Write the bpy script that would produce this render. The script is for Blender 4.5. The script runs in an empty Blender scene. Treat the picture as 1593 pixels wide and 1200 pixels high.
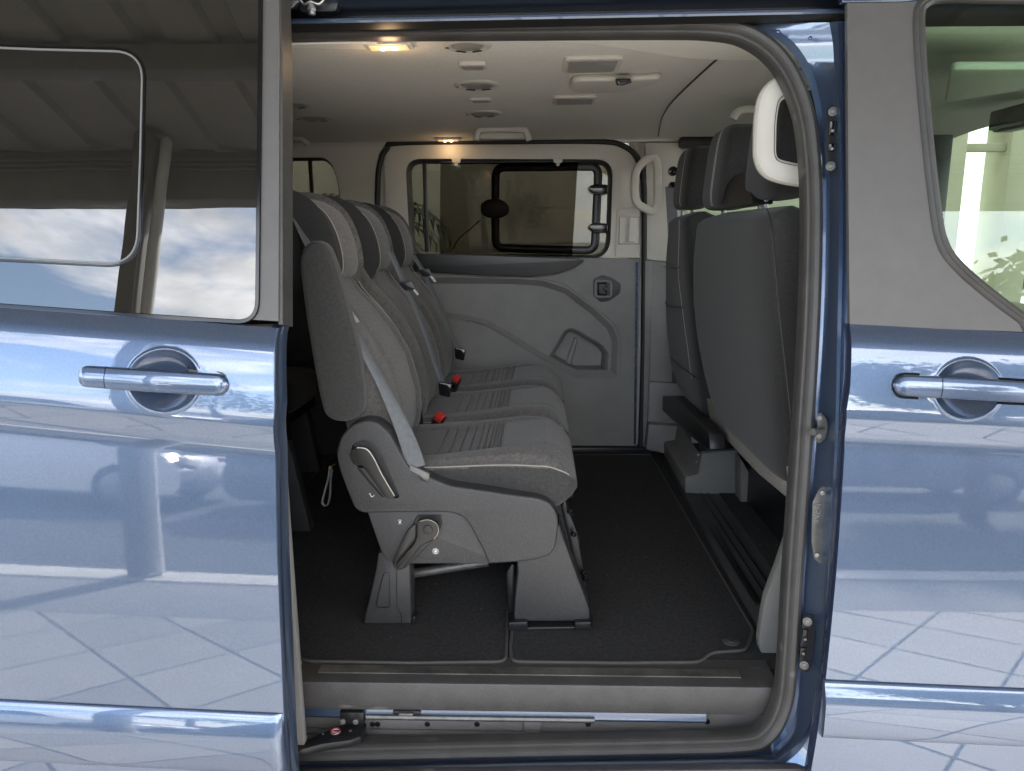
import bpy, bmesh, math, random
from mathutils import Vector, Matrix
random.seed(7)
R = math.radians
S = bpy.context.scene
COL = S.collection

# ------------------------------------------------------------------ camera
CAMLOC = Vector((0, -1.45, 1.53)); YAW, PITCH, ROLL = 2.05, 11.5, -0.5
FPX, CX, CY = 1151.0, 796.5, 600.0
cam = bpy.data.cameras.new('camera'); camo = bpy.data.objects.new('camera', cam); COL.objects.link(camo)
MR = Matrix.Rotation(R(YAW), 3, 'Z') @ Matrix.Rotation(R(90 - PITCH), 3, 'X') @ Matrix.Rotation(R(ROLL), 3, 'Z')
camo.location = CAMLOC; camo.rotation_euler = MR.to_euler()
cam.sensor_width = 36; cam.lens = FPX / 1593 * 36; cam.clip_start = .02; cam.clip_end = 800
S.camera = camo

# ------------------------------------------------------------------ world, sun, exposure
SUN_EL, SUN_AZ = 44.0, 152.0       # azimuth measured from +Y (behind the van) towards +X
w = bpy.data.worlds.new('World'); S.world = w; w.use_nodes = True
nt = w.node_tree; nt.nodes.clear()
out = nt.nodes.new('ShaderNodeOutputWorld'); bg = nt.nodes.new('ShaderNodeBackground')
sky = nt.nodes.new('ShaderNodeTexSky'); sky.sky_type = 'NISHITA'; sky.sun_disc = False
sky.sun_elevation = R(SUN_EL); sky.sun_rotation = R(SUN_AZ)
tc = nt.nodes.new('ShaderNodeTexCoord'); mp = nt.nodes.new('ShaderNodeMapping'); mp.inputs['Scale'].default_value = (1, 1, 2.6)
nz = nt.nodes.new('ShaderNodeTexNoise'); nz.inputs['Scale'].default_value = 3.2; nz.inputs['Detail'].default_value = 9; nz.inputs['Roughness'].default_value = .58; nz.inputs['Distortion'].default_value = .5
rp = nt.nodes.new('ShaderNodeValToRGB'); rp.color_ramp.elements[0].position = .43; rp.color_ramp.elements[1].position = .57
nz2 = nt.nodes.new('ShaderNodeTexNoise'); nz2.inputs['Scale'].default_value = 7; nz2.inputs['Detail'].default_value = 6
rp2 = nt.nodes.new('ShaderNodeValToRGB'); rp2.color_ramp.elements[0].color = (5.0, 5.2, 5.6, 1); rp2.color_ramp.elements[1].color = (10.5, 10.5, 10.6, 1)
rp2.color_ramp.elements[0].position = .3; rp2.color_ramp.elements[1].position = .65
mx = nt.nodes.new('ShaderNodeMix'); mx.data_type = 'RGBA'
L = nt.links.new
L(tc.outputs['Generated'], mp.inputs['Vector']); L(mp.outputs[0], nz.inputs['Vector']); L(mp.outputs[0], nz2.inputs['Vector'])
L(nz.outputs[0], rp.inputs[0]); L(nz2.outputs[0], rp2.inputs[0])
L(rp.outputs[0], mx.inputs[0]); L(sky.outputs[0], mx.inputs[6]); L(rp2.outputs[0], mx.inputs[7])
L(mx.outputs[2], bg.inputs[0]); bg.inputs[1].default_value = .13; L(bg.outputs[0], out.inputs[0])

sl = bpy.data.lights.new('sun', 'SUN'); sl.energy = 3.4; sl.angle = R(4); sl.color = (1, .95, .88)
so = bpy.data.objects.new('sun', sl); COL.objects.link(so)
sd = Vector((math.sin(R(SUN_AZ)) * math.cos(R(SUN_EL)), math.cos(R(SUN_AZ)) * math.cos(R(SUN_EL)), math.sin(R(SUN_EL))))
so.rotation_euler = sd.to_track_quat('Z', 'Y').to_euler(); so.location = (0, 0, 12)
S.view_settings.view_transform = 'Standard'; S.view_settings.look = 'None'; S.view_settings.gamma = 1
S.view_settings.exposure = 2.45
S.view_settings.use_curve_mapping = False

# ------------------------------------------------------------------ measuring helpers (photo pixel -> point on a known plane)
def ray(px, py): return MR @ Vector(((px - CX) / FPX, -(py - CY) / FPX, -1))
def UY(px, py, y): d = ray(px, py); return CAMLOC + d * ((y - CAMLOC.y) / d.y)
def UX(px, py, x): d = ray(px, py); return CAMLOC + d * ((x - CAMLOC.x) / d.x)
def UZ(px, py, z): d = ray(px, py); return CAMLOC + d * ((z - CAMLOC.z) / d.z)
BELT = 1.355; TUM = math.tan(R(12))
# tilt of the body side against height: (z, degrees)
TT = [(1.355, 30), (1.345, 34), (1.325, 26), (1.312, 19), (1.285, 15), (1.205, 9), (1.182, 4), (1.176, -10), (1.150, -12), (1.128, 0), (1.112, 7), (1.0, 6), (.8, 4), (.60, 1.5), (.2, -4)]
def tilt(z):
    for (a, p), (b, q) in zip(TT, TT[1:]):
        if z >= b: return p + (q - p) * (a - z) / (a - b) if z <= a else p
    return TT[-1][1]
_tab = [(BELT, 0.0)]
_z, _y = BELT, 0.0
while _z > .15:
    _y -= math.tan(R(tilt(_z - .001))) * .002; _z -= .002; _tab.append((_z, _y))
def prof(z):
    if z >= BELT: return (z - BELT) * TUM
    f = max(0, min(len(_tab) - 1.001, (BELT - z) / .002)); i = int(f); return _tab[i][1] + (_tab[i + 1][1] - _tab[i][1]) * (f - i)
def US(px, py, off):
    y = off
    for _ in range(12):
        p = UY(px, py, y); y = prof(p.z) + off
    return UY(px, py, y)
def interp(tab, v):
    if v <= tab[0][0]: return tab[0][1]
    for (a, p), (b, q) in zip(tab, tab[1:]):
        if v <= b: return p + (q - p) * (v - a) / (b - a)
    return tab[-1][1]

# ------------------------------------------------------------------ materials
MATS = {}
def mat(name, base, rough=.5, metal=0., noise=None, bump=None, coat=0., emit=None, spec=.5, ior=1.5, sheen=0.):
    m = bpy.data.materials.new(name); m.use_nodes = True; n = m.node_tree; b = n.nodes['Principled BSDF']
    b.inputs['Base Color'].default_value = (*base, 1); b.inputs['Roughness'].default_value = rough
    b.inputs['Metallic'].default_value = metal; b.inputs['IOR'].default_value = ior
    b.inputs['Specular IOR Level'].default_value = spec
    if coat: b.inputs['Coat Weight'].default_value = coat; b.inputs['Coat Roughness'].default_value = .015
    if sheen: b.inputs['Sheen Weight'].default_value = sheen; b.inputs['Sheen Roughness'].default_value = .5
    t = n.nodes.new('ShaderNodeTexCoord')
    if noise:                                   # (scale, contrast 0..1) colour mottling and roughness wear
        z = n.nodes.new('ShaderNodeTexNoise'); z.inputs['Scale'].default_value = noise[0]; z.inputs['Detail'].default_value = 6
        z.inputs['Roughness'].default_value = .65
        n.links.new(t.outputs['Object'], z.inputs['Vector'])
        r = n.nodes.new('ShaderNodeValToRGB'); k = noise[1]
        r.color_ramp.elements[0].color = (*[c * (1 - k) for c in base], 1); r.color_ramp.elements[0].position = .32
        r.color_ramp.elements[1].color = (*[min(1, c * (1 + k)) for c in base], 1); r.color_ramp.elements[1].position = .68
        n.links.new(z.outputs[0], r.inputs[0]); n.links.new(r.outputs[0], b.inputs['Base Color'])
    if bump:                                    # (kind, scale, strength)
        z = n.nodes.new('ShaderNodeTexVoronoi' if bump[0] == 'v' else 'ShaderNodeTexNoise'); z.inputs['Scale'].default_value = bump[1]
        if bump[0] == 'n': z.inputs['Detail'].default_value = 3
        n.links.new(t.outputs['Object'], z.inputs['Vector'])
        bp = n.nodes.new('ShaderNodeBump'); bp.inputs['Strength'].default_value = bump[2]; bp.inputs['Distance'].default_value = .001
        n.links.new(z.outputs[0], bp.inputs['Height']); n.links.new(bp.outputs[0], b.inputs['Normal'])
        if coat: n.links.new(bp.outputs[0], b.inputs['Coat Normal'])
    if emit: b.inputs['Emission Color'].default_value = (*emit[0], 1); b.inputs['Emission Strength'].default_value = emit[1]
    MATS[name] = m; return m
def pane_mat(name, tint, refl_ior=1.5, haze=0.):
    m = bpy.data.materials.new(name); m.use_nodes = True; n = m.node_tree; n.nodes.clear()
    o = n.nodes.new('ShaderNodeOutputMaterial'); tr = n.nodes.new('ShaderNodeBsdfTransparent'); gl = n.nodes.new('ShaderNodeBsdfGlossy')
    tr.inputs[0].default_value = (*tint, 1); gl.inputs['Roughness'].default_value = .0
    fr = n.nodes.new('ShaderNodeFresnel'); ge = n.nodes.new('ShaderNodeNewGeometry'); mr_ = n.nodes.new('ShaderNodeMapRange')
    mr_.inputs['To Min'].default_value = refl_ior; mr_.inputs['To Max'].default_value = 1 / refl_ior      # same reflectance from either face of the thin pane
    n.links.new(ge.outputs['Backfacing'], mr_.inputs['Value']); n.links.new(mr_.outputs[0], fr.inputs[0])
    mi = n.nodes.new('ShaderNodeMixShader'); n.links.new(fr.outputs[0], mi.inputs[0]); n.links.new(tr.outputs[0], mi.inputs[1]); n.links.new(gl.outputs[0], mi.inputs[2])
    n.links.new(mi.outputs[0], o.inputs[0]); MATS[name] = m; return m

PAINT = mat('blue metallic paint', (.100, .144, .232), .34, .75, noise=(260, .12), bump=('n', 190, .012), coat=1.)
PAINT.node_tree.nodes['Principled BSDF'].inputs['Coat IOR'].default_value = 1.88
PAINTD = mat('shaded blue paint', (.05, .07, .14), .25, .6, noise=(60, .12), coat=.8)  # body blue darkened to stand in for shade on door edges and plugs
CLAD = mat('grey satin cladding', (.112, .104, .097), .40, noise=(25, .06), bump=('n', 900, .12))
RUBBER = mat('grey door rubber', (.062, .058, .054), .45, noise=(14, .16), bump=('n', 200, .1))
BLKRUB = mat('black rubber', (.012, .012, .012), .55)
BLACK = mat('black plastic', (.014, .014, .015), .38, bump=('n', 700, .15))
GLOSSB = mat('glossy black', (.008, .008, .009), .12)
CHAN = mat('dark channel', (.022, .024, .028), .4, noise=(30, .3))
HEADL = mat('beige headliner', (.71, .67, .595), .9, noise=(120, .06), bump=('n', 900, .35))
LTRIM = mat('pale grey trim', (.58, .55, .485), .55, bump=('v', 900, .12), noise=(8, .03))
RAILT = mat('pale roof rail trim', (.84, .80, .71), .55, bump=('v', 900, .1))
GTRIM = mat('mid grey trim', (.20, .192, .18), .55, noise=(9, .08), bump=('v', 700, .2))
DTRIM = mat('dark grey trim', (.05, .05, .051), .5, noise=(12, .15), bump=('v', 700, .2))
COVER = mat('grey seat cover plastic', (.048, .047, .047), .42, noise=(200, .2), bump=('v', 420, .5))
FAB = mat('grey woven fabric', (.108, .099, .091), .95, noise=(130, .36), bump=('n', 1300, .8), sheen=.25)
FABR = mat('ribbed seat fabric', (.088, .080, .074), .95, noise=(130, .36), bump=('n', 1300, .9), sheen=.2)
FABS = mat('dark side fabric', (.040, .038, .036), .85, noise=(130, .28), bump=('n', 1300, .6), sheen=.2)
FABH = mat('dark headrest cloth', (.027, .0255, .0245), .8, noise=(380, .2), bump=('n', 1300, .5), sheen=.15)
FABD = mat('charcoal seat fabric', (.024, .0226, .0216), .9, noise=(140, .34), bump=('n', 1300, .7), sheen=.15)
THREAD = mat('pale stitching', (.36, .33, .29), .9)
CARPET = mat('black carpet', (.023, .022, .0215), 1., noise=(120, .55), bump=('n', 900, 1.))
MATM = mat('black mat pile', (.025, .0238, .0228), 1., noise=(95, .5), bump=('n', 800, 1.))
BIND = mat('mat edge binding', (.065, .06, .056), .8, bump=('n', 500, .5))
SILLM = mat('grained sill plastic', (.055, .052, .05), .42, noise=(20, .15), bump=('v', 330, .55))
METAL = mat('dull steel', (.5, .47, .42), .38, 1., noise=(30, .25))
ZINC = mat('galvanised steel', (.27, .27, .265), .48, 1., noise=(120, .4))
PLATE = mat('pressed plate', (.16, .155, .145), .45, .6, noise=(40, .2))
BELTM = mat('grey belt webbing', (.12, .125, .132), .5, noise=(90, .15), bump=('n', 1500, .4))
RED = mat('red buckle', (.55, .035, .025), .4)
WHITE = mat('white print', (.75, .75, .72), .6)
FOAM = mat('speckled felt', (.27, .25, .225), 1., noise=(420, .6), bump=('n', 600, .8))
PRIV = mat('privacy glass', (.014, .013, .011), .0, spec=.5, ior=2.05, bump=('n', 2.0, .6))
GSEAL = mat('pale pane seal', (.20, .195, .19), .4)
CLEAR = pane_mat('clear greenish pane', (.80, .90, .81), 1.62)
TINT = pane_mat('dark tinted pane', (.46, .46, .43), 1.5)
BLIND = pane_mat('sun blind mesh', (.56, .54, .51), 1.02)
CREAM = mat('cream render', (.62, .575, .43), .9, noise=(3, .06), bump=('n', 60, .3))
WALLW = mat('white house render', (.55, .55, .53), .9, noise=(2, .05))
LAMPL = mat('lit lamp lens', (.7, .55, .35), .3, emit=((1, .6, .26), .12))
BULB = mat('lit bulb', (1, .9, .7), .3, emit=((1, .74, .42), 6))
LENS = mat('lamp lens', (.33, .31, .28), .3, bump=('v', 500, .4))

def marks(m, scale, size, col, stretch=(1, 1, 1), thin=None):
    """small stains with a shape of their own: lint, scuffs, water spots"""
    n = m.node_tree; b = n.nodes['Principled BSDF']; t = n.nodes.new('ShaderNodeTexCoord'); mp_ = n.nodes.new('ShaderNodeMapping'); mp_.inputs['Scale'].default_value = stretch
    v = n.nodes.new('ShaderNodeTexVoronoi'); v.inputs['Scale'].default_value = scale; z = n.nodes.new('ShaderNodeTexNoise'); z.inputs['Scale'].default_value = scale * .23
    r = n.nodes.new('ShaderNodeMapRange'); r.inputs['From Min'].default_value = size; r.inputs['From Max'].default_value = size * .5
    k = n.nodes.new('ShaderNodeMapRange'); k.inputs['From Min'].default_value = .52; k.inputs['From Max'].default_value = .62; mu = n.nodes.new('ShaderNodeMath'); mu.operation = 'MULTIPLY'
    mx_ = n.nodes.new('ShaderNodeMix'); mx_.data_type = 'RGBA'; src = b.inputs['Base Color'].links[0].from_socket
    n.links.new(t.outputs['Object'], mp_.inputs[0]); n.links.new(mp_.outputs[0], v.inputs['Vector']); n.links.new(mp_.outputs[0], z.inputs['Vector']); n.links.new(v.outputs['Distance'], r.inputs['Value']); n.links.new(z.outputs[0], k.inputs['Value'])
    n.links.new(r.outputs[0], mu.inputs[0]); n.links.new(k.outputs[0], mu.inputs[1]); n.links.new(mu.outputs[0], mx_.inputs[0]); n.links.new(src, mx_.inputs[6]); mx_.inputs[7].default_value = (*col, 1); n.links.new(mx_.outputs[2], b.inputs['Base Color'])
marks(CARPET, 45, .14, (.16, .15, .14)); marks(MATM, 38, .12, (.15, .14, .13)); marks(SILLM, 26, .22, (.14, .135, .125), (.35, 1, 1.6)); marks(DTRIM, 22, .2, (.10, .098, .09), (.5, 1, 1)); marks(RUBBER, 18, .2, (.13, .125, .115), (.6, 1, 1))

# ------------------------------------------------------------------ mesh helpers
def root(name, label, cat, loc, group=None):
    o = bpy.data.objects.new(name, None); COL.objects.link(o); o.location = loc; o.empty_display_size = .2
    o['label'] = label; o['category'] = cat
    if group: o['group'] = group
    return o
def tag(o, label=None, cat=None, group=None, kind=None):
    for k, v in (('label', label), ('category', cat), ('group', group), ('kind', kind)):
        if v: o[k] = v
    return o
def link(name, me, m, parent=None, sharp=40):
    me.validate(); me.update()
    if sharp: me.shade_smooth(); me.set_sharp_from_angle(angle=R(sharp))
    if m and not me.materials: me.materials.append(m)
    o = bpy.data.objects.new(name, me); COL.objects.link(o)
    if parent is not None:
        o.parent = parent
        if parent.type == 'EMPTY': o.matrix_parent_inverse = Matrix.Translation(-parent.location)
    return o
def raw(name, vs, fs, m, parent=None, sharp=40):
    me = bpy.data.meshes.new(name); me.from_pydata([tuple(v) for v in vs], [], fs)
    bm = bmesh.new(); bm.from_mesh(me); bmesh.ops.recalc_face_normals(bm, faces=bm.faces); bm.to_mesh(me); bm.free()
    return link(name, me, m, parent, sharp)
def frombm(name, bm, m, parent=None, sharp=40):
    me = bpy.data.meshes.new(name); bmesh.ops.recalc_face_normals(bm, faces=bm.faces); bm.to_mesh(me); bm.free()
    return link(name, me, m, parent, sharp)
def catm(pts, n=8, closed=False):
    P = [Vector(p) for p in pts]; N = len(P); o = []
    for i in range(N if closed else N - 1):
        if closed: a, b, c, d = P[i - 1], P[i], P[(i + 1) % N], P[(i + 2) % N]
        else: a, b, c, d = P[max(0, i - 1)], P[i], P[i + 1], P[min(N - 1, i + 2)]
        for k in range(n):
            t = k / n; o.append(.5 * ((2 * b) + (c - a) * t + (2 * a - 5 * b + 4 * c - d) * t * t + (3 * b - a - 3 * c + d) * t ** 3))
    if not closed: o.append(P[-1])
    return o
def rnd(pts, r, n=5):
    """round the corners of a closed polygon (any dimension)"""
    P = [Vector(p) for p in pts]; N = len(P); o = []
    for i in range(N):
        rr = r[i] if isinstance(r, (list, tuple)) else r
        a, b, c = P[i - 1], P[i], P[(i + 1) % N]; u = (a - b); v = (c - b)
        k = min(rr, u.length * .49, v.length * .49)
        if k < 1e-6: o.append(b); continue
        s, e = b + u.normalized() * k, b + v.normalized() * k
        for j in range(n + 1):
            t = j / n; o.append(s * (1 - t) ** 2 + b * 2 * t * (1 - t) + e * t * t)
    return o
def prism_bm(pts, vec, bev=0., seg=2):
    bm = bmesh.new(); vec = Vector(vec); f = bm.faces.new([bm.verts.new(p) for p in pts])
    r = bmesh.ops.extrude_face_region(bm, geom=[f]); nv = [g for g in r['geom'] if isinstance(g, bmesh.types.BMVert)]
    bmesh.ops.translate(bm, verts=nv, vec=vec); bmesh.ops.recalc_face_normals(bm, faces=bm.faces)
    if bev:
        d = vec.normalized(); es = [e for e in bm.edges if len(e.link_faces) == 2 and (abs(e.link_faces[0].normal.dot(d)) > .75) != (abs(e.link_faces[1].normal.dot(d)) > .75)]
        if len(pts) < 9:
            es = list({*es, *[e for e in bm.edges if len(e.link_faces) == 2 and e.calc_face_angle(0) > .5]})
        bmesh.ops.bevel(bm, geom=es, offset=bev, segments=seg, profile=.5, affect='EDGES', clamp_overlap=True)
    return bm
def prism(name, pts, vec, m, parent=None, bev=0., seg=2, sharp=40): return frombm(name, prism_bm(pts, vec, bev, seg), m, parent, sharp)
def box_pts(c, s): return c, s
def box(name, lo, hi, m, parent=None, bev=0.004, seg=2):
    (x0, y0, z0), (x1, y1, z1) = lo, hi
    return prism(name, [(x0, y0, z0), (x1, y0, z0), (x1, y0, z1), (x0, y0, z1)], (0, y1 - y0, 0), m, parent, bev, seg)
def sweep(name, path, prof2, m, parent=None, bvec=(0, -1, 0), closed=False, pclosed=True, sharp=50, cap=True):
    P = [Vector(p) for p in path]; N = len(P); K = len(prof2); vs = []; fs = []
    for i, p in enumerate(P):
        a = P[i - 1] if (i or closed) else p; b = P[(i + 1) % N] if (i < N - 1 or closed) else p
        T = (b - a).normalized(); B = Vector(bvec); B = (B - T * B.dot(T)).normalized(); Nn = T.cross(B)
        for (u, v) in prof2: vs.append(p + Nn * u + B * v)
    for i in range(N if closed else N - 1):
        for k in range(K if pclosed else K - 1):
            a = i * K + k; b = i * K + (k + 1) % K; c = ((i + 1) % N) * K + (k + 1) % K; d = ((i + 1) % N) * K + k
            fs.append((a, b, c, d))
    if cap and pclosed and not closed: fs.append(tuple(range(K))); fs.append(tuple((N - 1) * K + k for k in reversed(range(K))))
    return raw(name, vs, fs, m, parent, sharp)
def circ(r, n=10, sx=1., sy=1.): return [(r * sx * math.cos(2 * math.pi * k / n), r * sy * math.sin(2 * math.pi * k / n)) for k in range(n)]
def rrect(w, h, r, n=4):
    return [(p.x, p.y) for p in rnd([(-w / 2, -h / 2, 0), (w / 2, -h / 2, 0), (w / 2, h / 2, 0), (-w / 2, h / 2, 0)], r, n)]
def tube(name, path, r, m, parent=None, n=8, bvec=(0.13, -1, .21), closed=False): return sweep(name, path, circ(r, n), m, parent, bvec, closed)
def loft(name, rings, m, parent=None, cap=True, sharp=60, closed_ring=True):
    K = len(rings[0]); vs = [p for r in rings for p in r]; fs = []
    for i in range(len(rings) - 1):
        for k in range(K if closed_ring else K - 1):
            fs.append((i * K + k, i * K + (k + 1) % K, (i + 1) * K + (k + 1) % K, (i + 1) * K + k))
    if cap and closed_ring: fs.append(tuple(range(K))); fs.append(tuple((len(rings) - 1) * K + k for k in range(K)))
    return raw(name, vs, fs, m, parent, sharp)
def disc_bm(c, n, r, h, seg=20, bev=0.):
    n = Vector(n).normalized(); a = n.orthogonal().normalized(); b = n.cross(a); c = Vector(c)
    return prism_bm([c + a * r * math.cos(2 * math.pi * k / seg) + b * r * math.sin(2 * math.pi * k / seg) for k in range(seg)], n * h, bev)
def disc(name, c, n, r, h, m, parent=None, seg=20, bev=0.): return frombm(name, disc_bm(c, n, r, h, seg, bev), m, parent)
def cut(o, cbm):
    cme = bpy.data.meshes.new('c'); bmesh.ops.recalc_face_normals(cbm, faces=cbm.faces); cbm.to_mesh(cme); cbm.free()
    co = bpy.data.objects.new('c', cme); COL.objects.link(co)
    md = o.modifiers.new('b', 'BOOLEAN'); md.operation = 'DIFFERENCE'; md.solver = 'EXACT'; md.object = co
    dg = bpy.context.evaluated_depsgraph_get(); dg.update()
    me = bpy.data.meshes.new_from_object(o.evaluated_get(dg)); o.modifiers.clear(); old = o.data; o.data = me
    bpy.data.objects.remove(co); bpy.data.meshes.remove(cme); bpy.data.meshes.remove(old)
    me.shade_smooth(); me.set_sharp_from_angle(angle=R(35)); return o
def textmesh(name, s, size, mtx, m, parent, ext=.0006):
    c = bpy.data.curves.new('t', 'FONT'); c.body = s; c.size = size; c.extrude = ext; c.align_x = 'CENTER'; c.align_y = 'CENTER'
    o = bpy.data.objects.new('t', c); COL.objects.link(o); dg = bpy.context.evaluated_depsgraph_get(); dg.update()
    me = bpy.data.meshes.new_from_object(o.evaluated_get(dg)); bpy.data.objects.remove(o); bpy.data.curves.remove(c)
    me.transform(mtx); me.materials.clear(); return link(name, me, m, parent, 30)

# ================================================================== SETTING
road = raw('road', [(-120, -150, -.12), (120, -150, -.12), (120, 150, -.12), (-120, 150, -.12)], [(0, 1, 2, 3)], mat('asphalt', (.07, .07, .072), .9, noise=(2, .25), bump=('n', 120, .6)))
tag(road, kind='structure')
pave = box('pavement', (-12, -2.86, -.125), (12, 5.2, -.016), mat('tile joint', (.035, .034, .033), .9, noise=(5, .3)), None, 0)
tag(pave, kind='structure')
TILE = mat('grey paving tile', (.28, .268, .252), .6, noise=(4, .10), bump=('n', 150, .25))
nn2 = TILE.node_tree; pb_ = nn2.nodes['Principled BSDF']; oi = nn2.nodes.new('ShaderNodeObjectInfo'); hv = nn2.nodes.new('ShaderNodeHueSaturation'); mrr = nn2.nodes.new('ShaderNodeMapRange')
mrr.inputs['To Min'].default_value = .80; mrr.inputs['To Max'].default_value = 1.14; src = pb_.inputs['Base Color'].links[0].from_socket
nn2.links.new(oi.outputs['Random'], mrr.inputs['Value']); nn2.links.new(mrr.outputs[0], hv.inputs['Value']); nn2.links.new(src, hv.inputs['Color']); nn2.links.new(hv.outputs[0], pb_.inputs['Base Color'])
th = .43; ang = R(41); tbm = prism_bm([(-th / 2 + .0045, -th / 2 + .0045, 0), (th / 2 - .0045, -th / 2 + .0045, 0), (th / 2 - .0045, th / 2 - .0045, 0), (-th / 2 + .0045, th / 2 - .0045, 0)], (0, 0, .016), .003, 1)
tme = bpy.data.meshes.new('tile'); tbm.to_mesh(tme); tbm.free(); tme.materials.append(TILE)
for i in range(-20, 21):
    for j in range(-20, 21):
        x = math.cos(ang) * i * th - math.sin(ang) * j * th; y = math.sin(ang) * i * th + math.cos(ang) * j * th - .9
        if -5.2 < x < 5.6 and -2.5 < y < .35:
            tm_ = tme
            if y < -1.89:                       # cut straight along the border strip
                cb = bmesh.new(); cb.from_mesh(tme); cb.transform(Matrix.Rotation(ang, 4, 'Z')); r2 = bmesh.ops.bisect_plane(cb, geom=cb.verts[:] + cb.edges[:] + cb.faces[:], plane_co=(0, -2.2 - y, 0), plane_no=(0, -1, 0), clear_outer=True)
                if len(cb.faces) < 3: cb.free(); continue
                bmesh.ops.holes_fill(cb, edges=[e_ for e_ in cb.edges if e_.is_boundary]); cb.transform(Matrix.Rotation(-ang, 4, 'Z')); tm_ = bpy.data.meshes.new('tile'); cb.to_mesh(tm_); cb.free(); tm_.materials.append(TILE)
            o = bpy.data.objects.new('tile', tm_); COL.objects.link(o); o.parent = pave; o.location = (x, y, -.016 + random.uniform(-.0008, .0008)); o.rotation_euler = (0, 0, ang)
kerb = prism('kerb', rnd([(-14, -3.12, -.12), (-14, -2.86, -.12), (-14, -2.86, .012), (-14, -3.12, .012)], .02), (28, 0, 0), mat('pale kerb concrete', (.60, .59, .56), .8, noise=(6, .12)), None)
tag(kerb, kind='structure')

stripb = box('border_strip', (-12, -2.858, -.0155), (12, -2.207, -.001), mat('border concrete', (.22, .215, .21), .8, noise=(5, .12)), pave, .002)
# canopy over the van: corrugated sheet, fascia beam, posts
CANS = mat('canopy sheet', (.30, .28, .25), .6, noise=(2, .12)); CANB = mat('canopy steel', (.16, .15, .135), .5, noise=(3, .15))
can = root('canopy', 'corrugated steel canopy roof mirrored in the dark sliding door glass', 'canopy', (0, 1, 0))
vs = []; fs = []; pr = []
x = -9.
while x < 9: pr += [(x, 3.52), (x + .20, 3.52), (x + .225, 3.56), (x + .345, 3.56), (x + .37, 3.52)]; x += .40
for (a, b) in pr: vs += [(a, -3.3, b), (a, 3.5, b + .10)]
for i in range(len(pr) - 1): fs.append((2 * i, 2 * i + 1, 2 * i + 3, 2 * i + 2))
raw('roof_sheet', vs, fs, CANS, can, 20)
vs2 = [(v[0], v[1], v[2] + .05) for v in vs]; raw('roof_top', vs2, fs, CANS, can, 20)
box('fascia_beam', (-9, -3.30, 3.17), (9, -3.16, 3.515), CANB, can, .01)
for k in range(3): box('gutter_rib', (-9, -3.155, 3.37 + .035 * k), (9, -3.145, 3.385 + .035 * k), GSEAL, can, .003)
box('cross_beam', (-9, -2.2, 3.36), (9, -2.1, 3.515), CANB, can, .01)
for k, x in enumerate((-2.35, 4.15)):
    box('post', (x - .055, -3.05, .013), (x + .055, -2.93, 3.515), CANB, can, .008)
    box('downpipe', (x + .075, -3.04, .013), (x + .145, -2.97, 3.515), WHITE, can, .03, 4)

# building behind the van
bld = root('building', 'cream rendered building seen through the far side windows', 'building', (-2.5, 4.6, 0))
box('wall', (-9, 4.45, -.1), (3.22, 4.9, 4.2), CREAM, bld, .01)
box('plinth', (-9, 4.42, -.1), (3.22, 4.449, .35), GTRIM, bld, .004)
box('header', (3.225, 4.45, 2.40), (9, 4.9, 4.2), CREAM, bld, .01)
for x in (3.66, 4.9): box('column', (x - .11, 4.47, -.1), (x + .11, 4.8, 2.398), CREAM, bld, .01)
box('cross_rail', (3.222, 4.52, 2.12), (3.548, 4.60, 2.18), CREAM, bld, .005); box('cross_rail', (3.772, 4.52, 2.12), (4.788, 4.60, 2.18), CREAM, bld, .005)
wh = root('white_house', 'white house with shuttered windows seen through both cab windows', 'house', (6.5, 11, 0))
hw = box('wall', (2, 10, -.1), (16, 13, 6), WALLW, wh, .01)
for (x, z) in ((4.6, 2.4), (6.9, 2.4), (9.2, 2.4), (4.6, .6), (6.9, .6)):
    f = box('window', (x, 9.95, z), (x + .9, 9.999, z + 1.2), GTRIM, wh, .01); box('pane', (x + .07, 9.94, z + .07), (x + .83, 9.949, z + 1.13), PRIV, f, 0)
raw('roof', [(1.7, 9.6, 6.02), (16.3, 9.6, 6.02), (16.3, 13.3, 6.02), (1.7, 13.3, 6.02), (1.7, 11.5, 7.4), (16.3, 11.5, 7.4)], [(0, 1, 5, 4), (2, 3, 4, 5), (0, 4, 3), (1, 2, 5), (0, 3, 2, 1)], mat('roof tiles', (.3, .12, .07), .9, noise=(8, .3)), wh, 0)

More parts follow.
